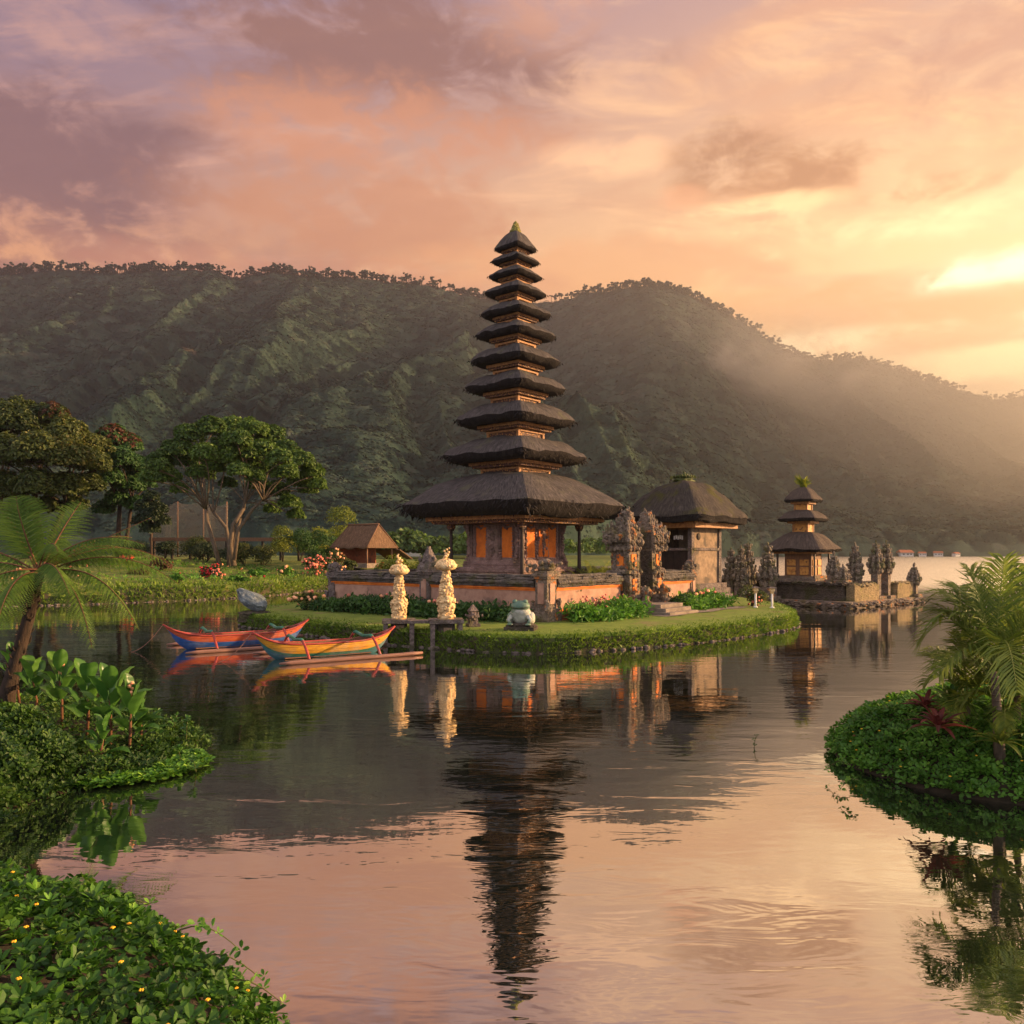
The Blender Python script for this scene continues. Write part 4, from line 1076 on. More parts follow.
# ---------------------------------------------------------------- platform in the lake
PA = math.atan2(7, 8.2)
PF = np.array((20.7, 49.0))
def pw(x, y):                                   # platform coordinates -> world
    return PF + np.array((math.cos(PA), math.sin(PA))) * x + np.array((-math.sin(PA), math.cos(PA))) * y
PZ = 1.50
def platform():
    r = np.random.default_rng(31)
    t = thing('lake_platform', 'square stone platform with dark moulded front wall standing in the lake on the right', 'platform', (PF[0], PF[1], 0), PA)
    b = MB(); b.box((5.4, 5.8, -.8), (10.8, 11.6, 1.12)); b.box((5.4, 5.8, .322), (10.6, 11.4, .07))
    P = [(r.uniform(0, 10.8), 0, r.uniform(.05, .33)) for _ in range(130)] + [(0, r.uniform(0, 11.6), r.uniform(.05, .33)) for _ in range(130)]
    b.lumps(P, .10, r, stretch=(1.6, 1.6, .7)); b.build('ledge', MT['stone_warm'], t)
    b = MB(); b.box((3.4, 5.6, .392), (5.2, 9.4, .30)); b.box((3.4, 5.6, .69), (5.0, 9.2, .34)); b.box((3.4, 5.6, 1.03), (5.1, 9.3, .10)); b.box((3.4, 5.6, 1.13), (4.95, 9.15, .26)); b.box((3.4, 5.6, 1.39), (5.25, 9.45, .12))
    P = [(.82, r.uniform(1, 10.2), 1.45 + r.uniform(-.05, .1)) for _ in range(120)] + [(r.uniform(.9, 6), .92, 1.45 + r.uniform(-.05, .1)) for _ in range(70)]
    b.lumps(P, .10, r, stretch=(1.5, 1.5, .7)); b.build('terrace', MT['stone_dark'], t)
    for x0, x1 in ((1.3, 4.6), (7.3, 10.4)):
        b = MB(); b.box(((x0 + x1) / 2, .62, .392), (x1 - x0, .55, 1.0)); 
        P = [(r.uniform(x0, x1), .62 + r.uniform(-.3, .3), 1.38 + r.uniform(-.04, .06)) for _ in range(60)]
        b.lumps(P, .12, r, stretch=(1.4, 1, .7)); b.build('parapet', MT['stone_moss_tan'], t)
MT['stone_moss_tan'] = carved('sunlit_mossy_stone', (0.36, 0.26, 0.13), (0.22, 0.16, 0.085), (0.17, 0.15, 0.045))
platform()
small_meru(PZ)

def pinnacle(label, pos, h, w, seed, slim=False, group='carved pinnacles round the small pagoda'):
    r = np.random.default_rng(seed)
    t = thing('stone_pinnacle', label, 'pinnacle', pos, PA + r.uniform(-.1, .1), group)
    b = MB(); hs = h * (.42 if slim else .16)
    b.box((0, 0, -.1), (w * .9, w * .9, .3)); b.box((0, 0, .2), (w * (.42 if slim else .62), w * (.42 if slim else .62), hs - .2 + .2))
    b.build('shaft', MT['stone_warm'], t)
    c = MB(); k = 6; z = hs
    for i in range(k):
        f = i / (k - 1); s = w * (0.92 - .66 * f ** 1.1) * (.62 if i == 0 else 1); hh = (h - hs) / k * .9
        c.box((0, 0, z), (s * .58, s * .58, hh * .7), top=.9); c.box((0, 0, z + hh * .7), (s * .80, s * .80, hh * .22)); c.box((0, 0, z + hh * .92), (s * .5, s * .5, hh * .1))
        for a in range(8):
            q = a * PI / 4; rad = s * (.54 if a % 2 else .42)
            c.lumps([(math.cos(q) * (rad + .012 * e), math.sin(q) * (rad + .012 * e), z + hh * (.62 + .17 * e)) for e in range(4)], (.075 + .045 * w) * (1 - .45 * f), r, stretch=(1, 1, 1.3))
        for q in range(int(16 * (1 - .6 * f))):
            a = r.uniform(0, 2 * PI); c.lumps([(math.cos(a) * s * .36, math.sin(a) * s * .36, z + r.uniform(0, hh))], .06 + .03 * w, r, stretch=(1, 1, 1.4))
        z += hh
    c.lumps([(0, 0, z + .02), (0, 0, z + .14), (0, 0, z + .26)], .09, r, stretch=(.8, .8, 1.6))
    c.build('crest', MT['stone_leafy'], t)
MT['stone_leafy'] = carved('lichened_carved_stone', (0.30, 0.235, 0.165), (0.14, 0.11, 0.08), (0.11, 0.115, 0.035))
def pin(px, D, ytop, z0, w, seed, label, slim=False):
    X = (px - 512) / F * D
    pinnacle(label, (X, D, z0), zof(ytop, D) - z0, w, seed, slim)
pin(731, 54.5, 548, .39, 1.15, 1, 'leafy carved pinnacle, leftmost of the cluster beside the pavilion')
pin(741, 53.6, 546, .39, 1.0, 2, 'slender carved pinnacle second from the left beside the pavilion')
pin(748, 54.2, 541, .39, 1.25, 3, 'tallest carved pinnacle of the cluster just right of the pavilion')
pin(768, 53.0, 543, .39, 1.35, 4, 'broad leafy pinnacle standing left of the small pagoda')
pin(834, 52.6, 555, 1.5, 1.0, 5, 'grey pinnacle close to the right side of the small pagoda')
pin(843, 51.6, 568, 1.5, .9, 6, 'short squat pinnacle at the front corner of the lake platform')
pin(855, 53.5, 544, .9, 1.15, 7, 'pinnacle standing alone behind the left sunlit parapet')
pin(876, 53.2, 542, .39, 1.1, 8, 'tall pinnacle on a pillar, left of the pair at the platform gap', True)
pin(886, 54.0, 542, .39, 1.1, 9, 'tall pinnacle on a pillar, right of the pair at the platform gap', True)
pin(914, 55.8, 567, .39, .95, 10, 'low leaf-shaped pinnacle at the far right end of the lake platform', True)

# ---------------------------------------------------------------- garden hut and netting
def hut():
    t = thing('garden_hut', 'small open hut with brown straw gable roof at the end of the flower garden', 'hut', (-15.6, 84, 2.25), R(-35)); t.scale = (.9, .9, .95)
    b = MB()
    L, W, e, rz = 3.1, 2.5, 1.75, 4.3
    V = [(-L, -W, e), (L, -W, e), (L * .8, 0, rz), (-L * .8, 0, rz), (L, W, e), (-L, W, e)]
    def sheet(q, seed):
        n = 10; G_ = []; U = []
        for i in range(n + 1):
            for j in range(n + 1):
                a, c = i / n, j / n
                p = (1 - c) * ((1 - a) * np.array(q[0]) + a * np.array(q[1])) + c * ((1 - a) * np.array(q[3]) + a * np.array(q[2]))
                p = p + np.array((0, 0, .13)) * hash3(p[None] * 2.5, seed)[0]; G_.append(p); U.append((a * 5, c * 3))
        b.add(G_, [(i * (n + 1) + j, (i + 1) * (n + 1) + j, (i + 1) * (n + 1) + j + 1, i * (n + 1) + j + 1) for i in range(n) for j in range(n)], 0, .5, True, U)
    sheet([V[0], V[1], V[2], V[3]], 1); sheet([V[4], V[5], V[3], V[2]], 2)
    b.add([(L, -W, e), (L, W, e), (L * .8, 0, rz)], [(0, 1, 2)], 0, .5, False, [(0, 0), (4, 0), (2, 3)]); b.add([(-L, W, e), (-L, -W, e), (-L * .8, 0, rz)], [(0, 1, 2)], 0, .5, False, [(0, 0), (4, 0), (2, 3)])
    ro = b.build('roof', MT['thatch_straw'], t)
    so = ro.modifiers.new('thick', 'SOLIDIFY'); so.thickness = .14; so.offset = -1
    b = MB(); b.tube([(-L * .82, 0, rz + .05), (L * .82, 0, rz + .05)], .1, 8); 
    for y in (-1, 1): b.tube([(L * 1.0, y * W * 1.02, e + .03), (L * .81, 0, rz + .06)], .06, 6)
    b.build('ridge', MT['wood'], ro)
    for x in (-2.5, 2.6):
        for y in (-2.0, 2.0):
            b = MB(); b.tube([(x, y, -.4), (x, y, e + .4)], .10, 8); b.build('post', MT['wood'], t)
    b = MB(); b.box((-.6, 0.9, -.3), (3.4, .12, 2.2)); b.box((-2.3, 0, -.3), (.12, 3.4, 2.2)); b.build('back_wall', MT['brick'], t)
    b = MB(); b.box((0, 0, -.4), (5.6, 4.4, .5)); b.build('floor', MT['pave'], t)
    b = MB(); b.box((1.5, 3.4, 1.0), (4.2, 2.4, .12), rx=-.45); b.build('lean_to_roof', MT['thatch_straw'], t)
hut()
def netting():
    m, g = newmat('shade_netting')
    t_ = g.n.new('ShaderNodeBsdfTransparent'); d = g.n.new('ShaderNodeBsdfDiffuse'); d.inputs[0].default_value = (.26, .20, .14, 1)
    mx = g.n.new('ShaderNodeMixShader'); mx.inputs[0].default_value = .30; o = g.n.new('ShaderNodeOutputMaterial')
    g.l.new(t_.outputs[0], mx.inputs[1]); g.l.new(d.outputs[0], mx.inputs[2]); g.l.new(mx.outputs[0], o.inputs[0])
    x0, x1, D = at(150, 100)[0], at(228, 100)[0], 100.0
    t = thing('netting_enclosure', 'tan shade netting on tall posts behind the round green tree', 'netting', (x0, D, 2.6))
    W = x1 - x0
    b = MB(); n = 24; V = []
    for i in range(n + 1):
        a = i / n; top = 6.4 + 1.0 * math.sin(a * 2.6) - .5 * abs(math.sin(a * PI * 3)); V += [(a * W, .1 * math.sin(i), -.3), (a * W, 0, top)]
    b.add(V, [(2 * i, 2 * i + 2, 2 * i + 3, 2 * i + 1) for i in range(n)], 0, .5, True); ne = b.build('net', m, t)
    so = ne.modifiers.new('thick', 'SOLIDIFY'); so.thickness = .02
    for a in (0.02, .35, .68, .98):
        b = MB(); b.tube([(a * W, .1, -.4), (a * W, .1, 7.2)], .09, 6); b.build('post', MT['wood'], t)
    # long low rail of the garden walk
    x0, x1, D = at(150, 93)[0], at(302, 93)[0], 93.0
    t = thing('garden_fence', 'long brown rail fence across the garden behind the trees', 'fence', (x0, D, 2.5)); W = x1 - x0
    b = MB(); b.box((W / 2, 0, 2.25), (W, .5, .42)); b.build('rail', MT['wood'], t)
    for i in range(9):
        b = MB(); b.box((W * (i + .2) / 8.4, .1, -.5), (.22, .22, 2.74)); b.build('post', MT['wood_dark'], t)
netting()

# far hamlet across the lake
def house(px, D, w, h, seed, label, base):
    r = np.random.default_rng(seed); X = (px - 512) / F * D
    t = thing('lakeside_house', label, 'house', (X, D, base), r.uniform(-.4, .4), 'far houses on the lake shore')
    b = MB(); b.box((0, 0, -.8), (w, w * .7, h + .8)); wl = b.build('wall', MT['white'], t)
    for s in (-.28, .05, .3):
        b = MB(); b.box((s * w, -w * .36, h * .35), (w * .13, .2, h * .35)); b.build('window', MT['dark_void'], t)
    b = MB(); hw, hd = w * .56, w * .45
    b.add([(-hw, -hd, h), (hw, -hd, h), (hw, hd, h), (-hw, hd, h), (-hw * .9, 0, h + w * .22), (hw * .9, 0, h + w * .22)], [(0, 1, 5, 4), (2, 3, 4, 5), (1, 2, 5), (3, 0, 4), (3, 2, 1, 0)])
    b.build('roof', MT['brick'], t)
house(905, 632, 10, 2.6, 1, 'widest white house of the far hamlet across the lake', .4)
house(922, 634, 5.5, 2.2, 2, 'small white house next to the widest one across the lake', .35)
house(938, 633, 6.5, 2.4, 3, 'white far shore house between the small one and the last', .35)
house(956, 634, 5, 2.0, 4, 'last white house on the right of the far hamlet', .35)
house(888, 632, 5, 2.2, 5, 'leftmost tiny white house of the far hamlet', .35)
house(412, 300, 7, 3.6, 6, 'white house among trees seen left of the tall pagoda', 2.2)

# ================================================================ OBJECTS ON AND ROUND THE ISLAND
def offering(label, tlabel, px, D, ztable, ztop, w):
    r = np.random.default_rng(int(px))
    X = (px - 512) / F * D
    # stone table
    t = thing('stone_table', tlabel, 'table', (X, D, 0), R(8), 'stone tables under the offering towers')
    b = MB(); b.box((0, 0, ztable - .14), (1.25, .95, .14)); b.build('slab', MT['stone'], t)
    for x in (-.5, .5):
        for y in (-.34, .34):
            b = MB(); b.box((x, y, -.5), (.16, .16, ztable + .36)); b.build('leg', MT['stone'], t)
    b = MB(); b.box((0, 0, -.5), (.62, .55, ztable + .36)); b.box((.05, -.285, .25), (.3, .03, .5), m=1); b.build('core', [MT['stone_dark'], MT['stone_tan']], t)
    # tower of pale knobs under a mushroom-shaped cap
    t = thing('offering_tower', label, 'offering tower', (X, D, ztable), 0, 'pale offering towers')
    h = ztop - ztable; k = h / 2.2
    b = MB(); prof = [(.34, 0), (.36, .08), (.26, .16), (.34, .40), (.37, .62), (.24, .82), (.28, .95), (.20, 1.15), (.20, 1.3), (.14, 1.5), (.10, 1.66)]
    prof = [(q * w, z * k) for q, z in prof]; b.lathe(prof, (0, 0, 0), 14)
    zz = [p[1] for p in prof]; rr = [p[0] for p in prof]
    for i in range(300):
        z = r.uniform(.05, 1.62) * k; q = np.interp(z, zz, rr); a = r.uniform(0, 2 * PI); b.blob((math.cos(a) * q, math.sin(a) * q, z), .056 * r.uniform(.6, 1.35), .2, 2, i, 1, 0, r.uniform(0, 1))
    b.build('shaft', MT['coral'], t)
    b = MB(); b.lathe([(.10, 1.60), (.40, 1.66), (.47, 1.74), (.44, 1.84), (.28, 1.94), (.08, 1.98)], (0, 0, 0), 18)
    b.v[-1] *= np.array((w, w, k))
    for i in range(90):
        a = r.uniform(0, 2 * PI); q = r.uniform(.1, .45); z = np.interp(q, (.1, .3, .45), (1.97, 1.93, 1.76)); b.blob((math.cos(a) * q * w, math.sin(a) * q * w, z * k), .06, .2, 2, i, 1, 0, r.uniform(.3, 1))
    b.build('cap', MT['coral'], t)
    b = MB()
    for i in range(9): b.blob((r.normal(0, .05), r.normal(0, .05), (2.0 + .045 * i) * k), .085 - .006 * i, .2, 2, i, 1, 0, r.uniform(0, 1))
    b.build('finial', MT['coral'], t)
offering('pale knobbly offering tower with mushroom cap, the left one', 'stone table under the left offering tower', 399, 30.4, .95, zof(559, 30.4), .80)
offering('pale knobbly offering tower with mushroom cap and finial, the right one', 'stone table under the right offering tower', 446, 29.3, 1.05, zof(553, 29.3), .84)
def jetty():
    b = MB(); b.box((0, 0, .88), (1.2, .62, .10)); 
    t = thing('stone_bench', 'low grey stone bench between the two offering towers', 'bench', ((424 - 512) / F * 29.6, 29.6, 0), R(10))
    b.build('seat', MT['stone'], t)
    for x in (-.45, .45):
        q = MB(); q.box((x, 0, -.5), (.15, .5, 1.38)); q.build('leg', MT['stone'], t)
jetty()

def frog():
    r = np.random.default_rng(5); X = (521 - 512) / F * 29.2
    t = thing('frog_statue', 'green and white squatting frog statue on a dark stone base at the lawn edge', 'statue', (X, 29.2, GZ), R(-12)); t.scale = (.88, .88, .86)
    b = MB(); b.box((0, 0, -.1), (1.25, 1.0, .26)); b.blob((0, 0, .20), (.62, .5, .16), .2, 2, 1, 3); b.box((0, 0, .1), (1.0, .8, .22), top=.9); b.build('base', MT['stone_dark'], t)
    b = MB(); 
    V = ICO3_V * np.array((.44, .40, .46)); V[:, 2] += .68; V[:, 0] *= 1 - .15 * np.clip((V[:, 2] - .7), 0, 1); V[:, 1] += -.06 * (V[:, 2] > .7)
    b.add(V, ICO3_F, 0, .5, True)
    for s in (-1, 1):
        b.blob((s * .42, .05, .50), (.17, .30, .28), .08, 2, 3, 2)          # thigh
        b.tube([(s * .34, -.25, .62), (s * .46, -.36, .45), (s * .36, -.40, .28)], [.10, .085, .075], 8)
        b.blob((s * .38, -.46, .28), (.13, .12, .05), .1, 2, 4, 2)
    b.build('body', MT['frog'], t)
    b = MB(); V = ICO3_V * np.array((.40, .34, .24)); V[:, 2] += 1.03; V[:, 1] -= .14; b.add(V, ICO3_F, 0, .5, True)
    for s in (-1, 1): b.blob((s * .22, -.20, 1.22), (.115, .115, .10), .05, 2, 5, 2)
    h = b.build('head', MT['frog_top'], t)
    b = MB(); b.tube([(-.36, -.38, 1.0), (-.18, -.47, .97), (0, -.50, .96), (.18, -.47, .97), (.36, -.38, 1.0)], .016, 6); b.build('mouth', MT['stone_dark'], h)
MT['frog'] = mat('pale_grey_green_stone', (0.46, 0.45, 0.38), (0.28, 0.29, 0.24), (0.13, 0.20, 0.13), scale=3, cscale=2.2, cth=(.48, .58), rough=.6)
MT['frog_top'] = mat('green_painted_stone', (0.13, 0.22, 0.15), (0.08, 0.14, 0.10), (0.34, 0.34, 0.28), scale=3, cscale=2.5, cth=(.56, .68), rough=.5)
frog()

def rock():
    r = np.random.default_rng(6); D = 37.4; X = (252 - 512) / F * D
    t = thing('rock_sculpture', 'slanting blue-grey rock balanced on a flat stone at the left end of the island', 'rock', (X + .1, D, .55), 0)
    b = MB(); b.box((0, 0, -.3), (1.25, .9, .42), top=.9); b.blob((0, 0, .1), (.68, .5, .14), .25, 2, 2, 3); b.build('base', MT['stone_dark'], t)
    b = MB(); V = ICO3_V * (1 + .22 * fbm(ICO3_V * 1.6, 4, 3)[:, None]) * np.array((.80, .42, .40)); M_ = np.array(Matrix.Rotation(R(32), 3, 'Y')); V = V @ M_.T + np.array((-.12, 0, .68))
    b.add(V, ICO3_F, 0, .5, False); b.build('boulder', MT['bluerock'], t)
MT['bluerock'] = mat('blue_grey_rock', (0.20, 0.23, 0.23), (0.09, 0.11, 0.115), (0.33, 0.34, 0.31), scale=3, cscale=4, cth=(.56, .66), rough=.7, bump=.9, bscale=7, bdist=.1)
rock()

def lantern(px, D, h, label):
    r = np.random.default_rng(int(px)); X = (px - 512) / F * D
    t = thing('stone_lantern', label, 'lantern', (X, D, GZ), R(20))
    b = MB(); b.box((0, 0, -.1), (.46, .46, .22)); b.box((0, 0, .12), (.34, .34, h * .3), top=.8); b.box((0, 0, .12 + h * .3), (.4, .4, .09)); b.box((0, 0, .2 + h * .3), (.26, .26, h * .2), top=.8); b.box((0, 0, .2 + h * .5), (.36, .36, h * .3), top=.15)
    b.lumps([(r.normal(0, .12), r.normal(0, .12), .2 + r.uniform(0, h * .5)) for _ in range(36)], .06, r)
    b.build('body', MT['stone'], t)
lantern(473, 30.6, .8, 'small stepped stone lantern between the offering towers and the frog statue')

def garden_lamp(px, D, label):
    X = (px - 512) / F * D
    t = thing('garden_lamp', label, 'lamp', (X, D, GZ), 0, 'garden lamps near the island tip')
    b = MB(); b.tube([(0, 0, -.2), (0, 0, .74)], .055, 10); b.lathe([(.12, 0), (.12, .05), (.06, .08)], (0, 0, 0), 12); b.build('post', MT['white'], t)
    b = MB(); b.box((0, 0, .86), (.24, .24, .16), top=.9); b.box((0, 0, .74), (.15, .15, .12)); b.build('lamp_head', MT['coral'], t)
    b = MB(); b.box((0, 0, 1.022), (.34, .34, .06), top=.5); b.build('cap', MT['stone'], t)
garden_lamp(755.5, 41.0, 'white garden lamp post near the end of the island, the left one')
garden_lamp(772, 40.6, 'white garden lamp post near the end of the island, the right one')

# ---------------------------------------------------------------- boats
def boat(label, p0, p1, upper, stripe, lower, seed):
    p0, p1 = np.array(p0), np.array(p1); d = p1 - p0; L = float(np.linalg.norm(d)); c = (p0 + p1) / 2
    t = thing('outrigger_boat', label, 'boat', (c[0], c[1], 0), math.atan2(d[1], d[0]), 'outrigger boats moored off the island')
    ns, nq = 33, 9
    S = np.linspace(-1, 1, ns); Q = np.linspace(0, 1, nq)
    def pt(s, q, ins=0.0):
        a = abs(s); bm = (.44 - ins) * max(0.0, 1 - a ** 2.4) ** .75
        sheer = .46 + (.46 if s < 0 else .40) * a ** 4.2; keel = -.16 + .62 * a ** 6
        x = s * L / 2 * (.88 + .12 * q ** 1.3)
        return (x, bm * (math.sin(q * PI / 2) ** .75), keel + ins * .6 + (sheer - keel - ins * .6) * q)
    b = MB()
    for sg in (-1, 1):
        V = [(p[0], sg * p[1], p[2]) for s in S for p in [pt(s, q) for q in Q]]
        Fc, ms = [], []
        for i in range(ns - 1):
            for j in range(nq - 1):
                f = (i * nq + j, (i + 1) * nq + j, (i + 1) * nq + j + 1, i * nq + j + 1)
                Fc.append(f if sg < 0 else f[::-1]); w_ = 5 if lower.name[:4] == 'blue' else 3; ms.append(2 if j < w_ else (1 if j < w_ + 1 else 0))
        b.add(V, Fc, ms, .5, True)
    b.build('hull', [upper, stripe, lower], t)
    b = MB()
    for sg in (-1, 1):
        V = [(p[0], sg * p[1], p[2]) for s in S for p in [pt(s, q, .035) for q in Q]]
        b.add(V, [((i * nq + j), (i * nq + j + 1), ((i + 1) * nq + j + 1), ((i + 1) * nq + j)) for i in range(ns - 1) for j in range(nq - 1)], 0, .5, True)
    b.box((0, 0, .02), (L * .6, .5, .03)); b.build('interior', MT['wood'], t)
    for sg in (-1, 1):
        b = MB(); b.tube([(p[0], sg * p[1], p[2] + .01) for p in [pt(s, 1) for s in S]], .032, 6); b.build('gunwale', MT['boat_red'], t)
    for x in (-.12, .16, .34):
        q = pt(x * 2, 1); b = MB(); b.box((x * L, 0, q[2] - .09), (.2, q[1] * 2 - .04, .03)); b.build('seat', MT['wood'], t)
    b = MB()
    for s in (-1, 1): b.add([(s * (L / 2 - .45), -.10, pt(s * .82, 1)[2] + .01), (s * (L / 2 - .45), .10, pt(s * .82, 1)[2] + .01), (s * (L / 2 - .02), 0, pt(s, 1)[2] + .02), (s * (L / 2 - .45), 0, pt(s * .82, 1)[2] - .1)], [(0, 2, 1), (0, 3, 2), (1, 2, 3)])
    b.build('stem_deck', MT['boat_red'], t)
    O = 1.55
    for x in (-.22, .26):
        b = MB(); xx = x * L
        T = np.linspace(-1, 1, 25); P = []
        for q in T:
            a = abs(q); P.append((xx + .03 * math.sin(q * 3), q * O, .60 + .16 * a * (a < .5) + .08 * (a >= .5) - (.60 * max(0, (a - .5) / .5) ** 1.6)))
        P = np.array(P)
        b.tube(P[5:20], .055, 8, 0); b.tube(P[:6], .045, 8, 1); b.tube(P[19:], .045, 8, 1)
        b.tube([P[0] + (0, 0, .06), P[0] - (0, 0, .12)], .035, 8, 2); b.tube([P[-1] + (0, 0, .06), P[-1] - (0, 0, .12)], .035, 8, 2)
        b.build('outrigger_arm', [MT['boat_green'], MT['boat_red'], MT['stone']], t)
    for sg in (-1, 1):
        b = MB(); P = [(q * L * .49 + .38, sg * O, .055 + .05 * max(0, q - .6)) for q in np.linspace(-1, 1, 14)]; b.tube(P, [.03] + [.068] * 12 + [.045], 10); b.build('float', MT['bamboo'], t)
    b = MB(); q = pt(-1, 1); T = np.linspace(0, 1, 10)
    b.tube([(q[0] - 1.3 * k, .35 * k, q[2] * (1 - k) - .05 * k - .28 * math.sin(k * PI)) for k in T], .012, 5); b.build('mooring_rope', MT['bamboo'], t)
    b = MB(); b.tube([(.05 * L, -.12, .42), (.32 * L, .18, .62)], .022, 6); b.box((.345 * L, .2, .60), (.32, .13, .02), rot=.6, ry=-.1); b.build('paddle', MT['wood'], t)
    return t
def paint(n, a, b):
    """sun-bleached boat paint: fading, plank seams, scuffs down to bare wood"""
    m, g = newmat(n); v = g.coord('Object'); x, y, z = g.sep(v)
    col = g.mix(g.sstep(g.noise(g.vm('MULTIPLY', v, (1, 3, 3)), 3, 6, .65), .35, .65), a, b)
    col = g.mix(g.m('MULTIPLY', g.sstep(g.noise(v, 1.6, 4, .6), .5, .7), .45), col, tuple(.35 * q + .22 for q in a))
    col = g.mix(g.sstep(g.noise(g.vm('MULTIPLY', v, (2.5, 6, 9)), 3, 7, .7), .60, .67), col, (.20, .13, .085))
    seam = g.m('PINGPONG', g.m('ADD', z, g.m('MULTIPLY', g.noise(v, 1.0, 2), .02)), .065)
    col = g.mix(g.m('MULTIPLY', g.sstep(seam, .008, .0), .6), col, (.05, .03, .025))
    return finish(m, g, col, .6, g.bump(g.m('ADD', g.sstep(seam, .0, .012), g.m('MULTIPLY', g.noise(v, 14, 5), .5)), .5, .02), .35)
MT['boat_red'] = paint('red_boat_paint', (.42, .055, .035), (.30, .04, .03)); MT['boat_green'] = paint('green_boat_paint', (.03, .19, .11), (.02, .13, .08))
MT['boat_yellow'] = paint('yellow_boat_paint', (.72, .36, .03), (.58, .25, .02)); MT['boat_teal'] = paint('teal_boat_paint', (.06, .19, .22), (.04, .13, .16))
MT['boat_orange'] = paint('orange_red_boat_paint', (.52, .11, .035), (.42, .07, .03)); MT['boat_blue'] = paint('blue_boat_paint', (.03, .12, .38), (.02, .08, .28))
MT['bamboo'] = mat('weathered_bamboo', (.27, .135, .09), (.17, .085, .06), scale=3, stretch=(.6, 6, 6), rough=.5, bump=.2)
boat('yellow wooden outrigger boat with green stripe and red arms moored nearest', (-8.35, 25.7), (-4.15, 28.35), MT['boat_yellow'], MT['boat_green'], MT['boat_teal'], 1)
boat('orange-red wooden outrigger boat with blue bottom moored behind the yellow one', (-12.35, 28.3), (-7.95, 31.3), MT['boat_orange'], MT['boat_orange'], MT['boat_blue'], 2)

# ================================================================ PLANTING
rg = np.random.default_rng(101)
# island rim: long grass hanging over the edge, short grass on the lawn
def rim_grass():
    b = MB(); n = 46000
    P, N = island.sample(n, rg, lambda p: (p[:, 2] > .02) & (p[:, 1] < 46), lambda c: np.where(c[:, 2] < GZ - .02, 9.0, np.where(island.inset(c) < 1.1, 3.0, 0.0)))
    big = fbm(np.c_[P[:, :2] * 1.1, P[:, 2] * 1.5], 3, 2)
    edge = P[:, 2] < GZ - .05
    blades(b, P, N * np.where(edge, .8, .25)[:, None] + np.array((0, 0, .7)), np.where(edge, .15, .07), rg, .16, .40, np.clip(.5 + .45 * big + rg.normal(0, .18, len(P)), 0, 1))
    tag(b.build('grass_edging', MT['L_grass']), kind='stuff')
    b = MB(); P, N = garden.sample(30000, rg, lambda p: (p[:, 2] > .05) & (p[:, 1] < 82) & (p[:, 0] > -44) & (p[:, 0] < -8), lambda c: np.where(c[:, 2] < 1.02, 8.0, np.where(c[:, 2] < 1.3, 1.2, 0.12)) * (c[:, 1] < 90))
    big = fbm(np.c_[P[:, :2] * .6, P[:, 2]], 3, 5)
    blades(b, P, N * .6 + np.array((0, 0, .6)), .30, rg, .17, .4, np.clip(.55 + .45 * big + rg.normal(0, .2, len(P)), 0, 1))
    tag(b.build('grass_edging', MT['L_grass']), kind='stuff')
rim_grass()
def shore_stones():
    b = MB()
    for L in (island, garden):
        lp = L.loop
        for i in range(len(lp)):
            p, q = lp[i], lp[(i + 1) % len(lp)]
            if p[1] > (46 if L is island else 82) or p[0] < -44: continue
            k = int(np.linalg.norm(q - p) / .17)
            for t in rg.uniform(0, 1, k):
                c = p + (q - p) * t; r = rg.uniform(.04, .12)
                b.blob((c[0] + rg.normal(0, .05), c[1] + rg.normal(0, .05), rg.uniform(-.03, .05)), (r * 1.3, r * 1.1, r * .8), .3, 1.5, rg.uniform(0, 99), 1, 0, rg.uniform(0, 1))
    tag(b.build('shore_stones', MT['stone']), kind='stuff')
shore_stones()

def flower_bed(label, pts, w, h, n, leafm, size, flowers=(), z=GZ, name='flower_bed'):
    """a row of leafy plants along a line with blooms standing out of it"""
    t = thing(name, label, 'flower bed', (pts[0][0], pts[0][1], z))
    p0 = np.array(pts[0]); P = np.array(pts) - p0
    s = np.r_[0, np.cumsum(np.linalg.norm(np.diff(P, axis=0), axis=1))]
    def pos(k):
        q = rg.uniform(0, s[-1], k); c = np.stack([np.interp(q, s, P[:, 0]), np.interp(q, s, P[:, 1])], 1)
        return c + rg.normal(0, w * .33, (k, 2)), q
    b = MB(); c, q = pos(n)
    hh = h * (.75 + .4 * hash3(np.stack([q * 1.3, 0 * q, 0 * q], 1), n)) * np.exp(-0 * q)
    zz = rg.uniform(.02, 1, n) ** .7 * hh
    N = np.c_[rg.normal(0, .6, n), rg.normal(-.2, .6, n), rg.uniform(.2, 1, n)]; N /= np.linalg.norm(N, axis=1)[:, None]
    rosettes(b, np.c_[c, zz], N, size, rg, 3, .42, (-.3, .5), .5, var=np.clip(.45 + .35 * fbm(np.c_[c, 0 * q] * 1.3, 2, 3) + rg.normal(0, .15, n), 0, 1))
    o = b.build('foliage', leafm, t); o['kind'] = 'stuff'
    for fm, k, fs in flowers:
        b = MB(); c, q = pos(k)
        for i in range(k): b.blob((c[i, 0], c[i, 1] - .1, h * rg.uniform(.85, 1.25)), fs * rg.uniform(.6, 1.2), .3, 2, i, 1, 0, rg.uniform(0, 1))
        b.build('blooms', fm, t)['kind'] = 'stuff'
eL = (L0 - C0) / np.linalg.norm(L0 - C0); nL = np.array((eL[1], -eL[0])); nL = nL if nL[1] < 0 else -nL
eR = (R0 - C0) / np.linalg.norm(R0 - C0); nR = np.array((eR[1], -eR[0]))
flower_bed('row of dark leafy plants along the foot of the long pink wall', [C0 + eL * 1.0 + nL * 1.1, C0 + eL * 13.0 + nL * 1.3], 1.3, .75, 3000, MT['L_dark'], .24, ((MT['P_peach'], 9, .09), (MT['P_coral'], 5, .10)))
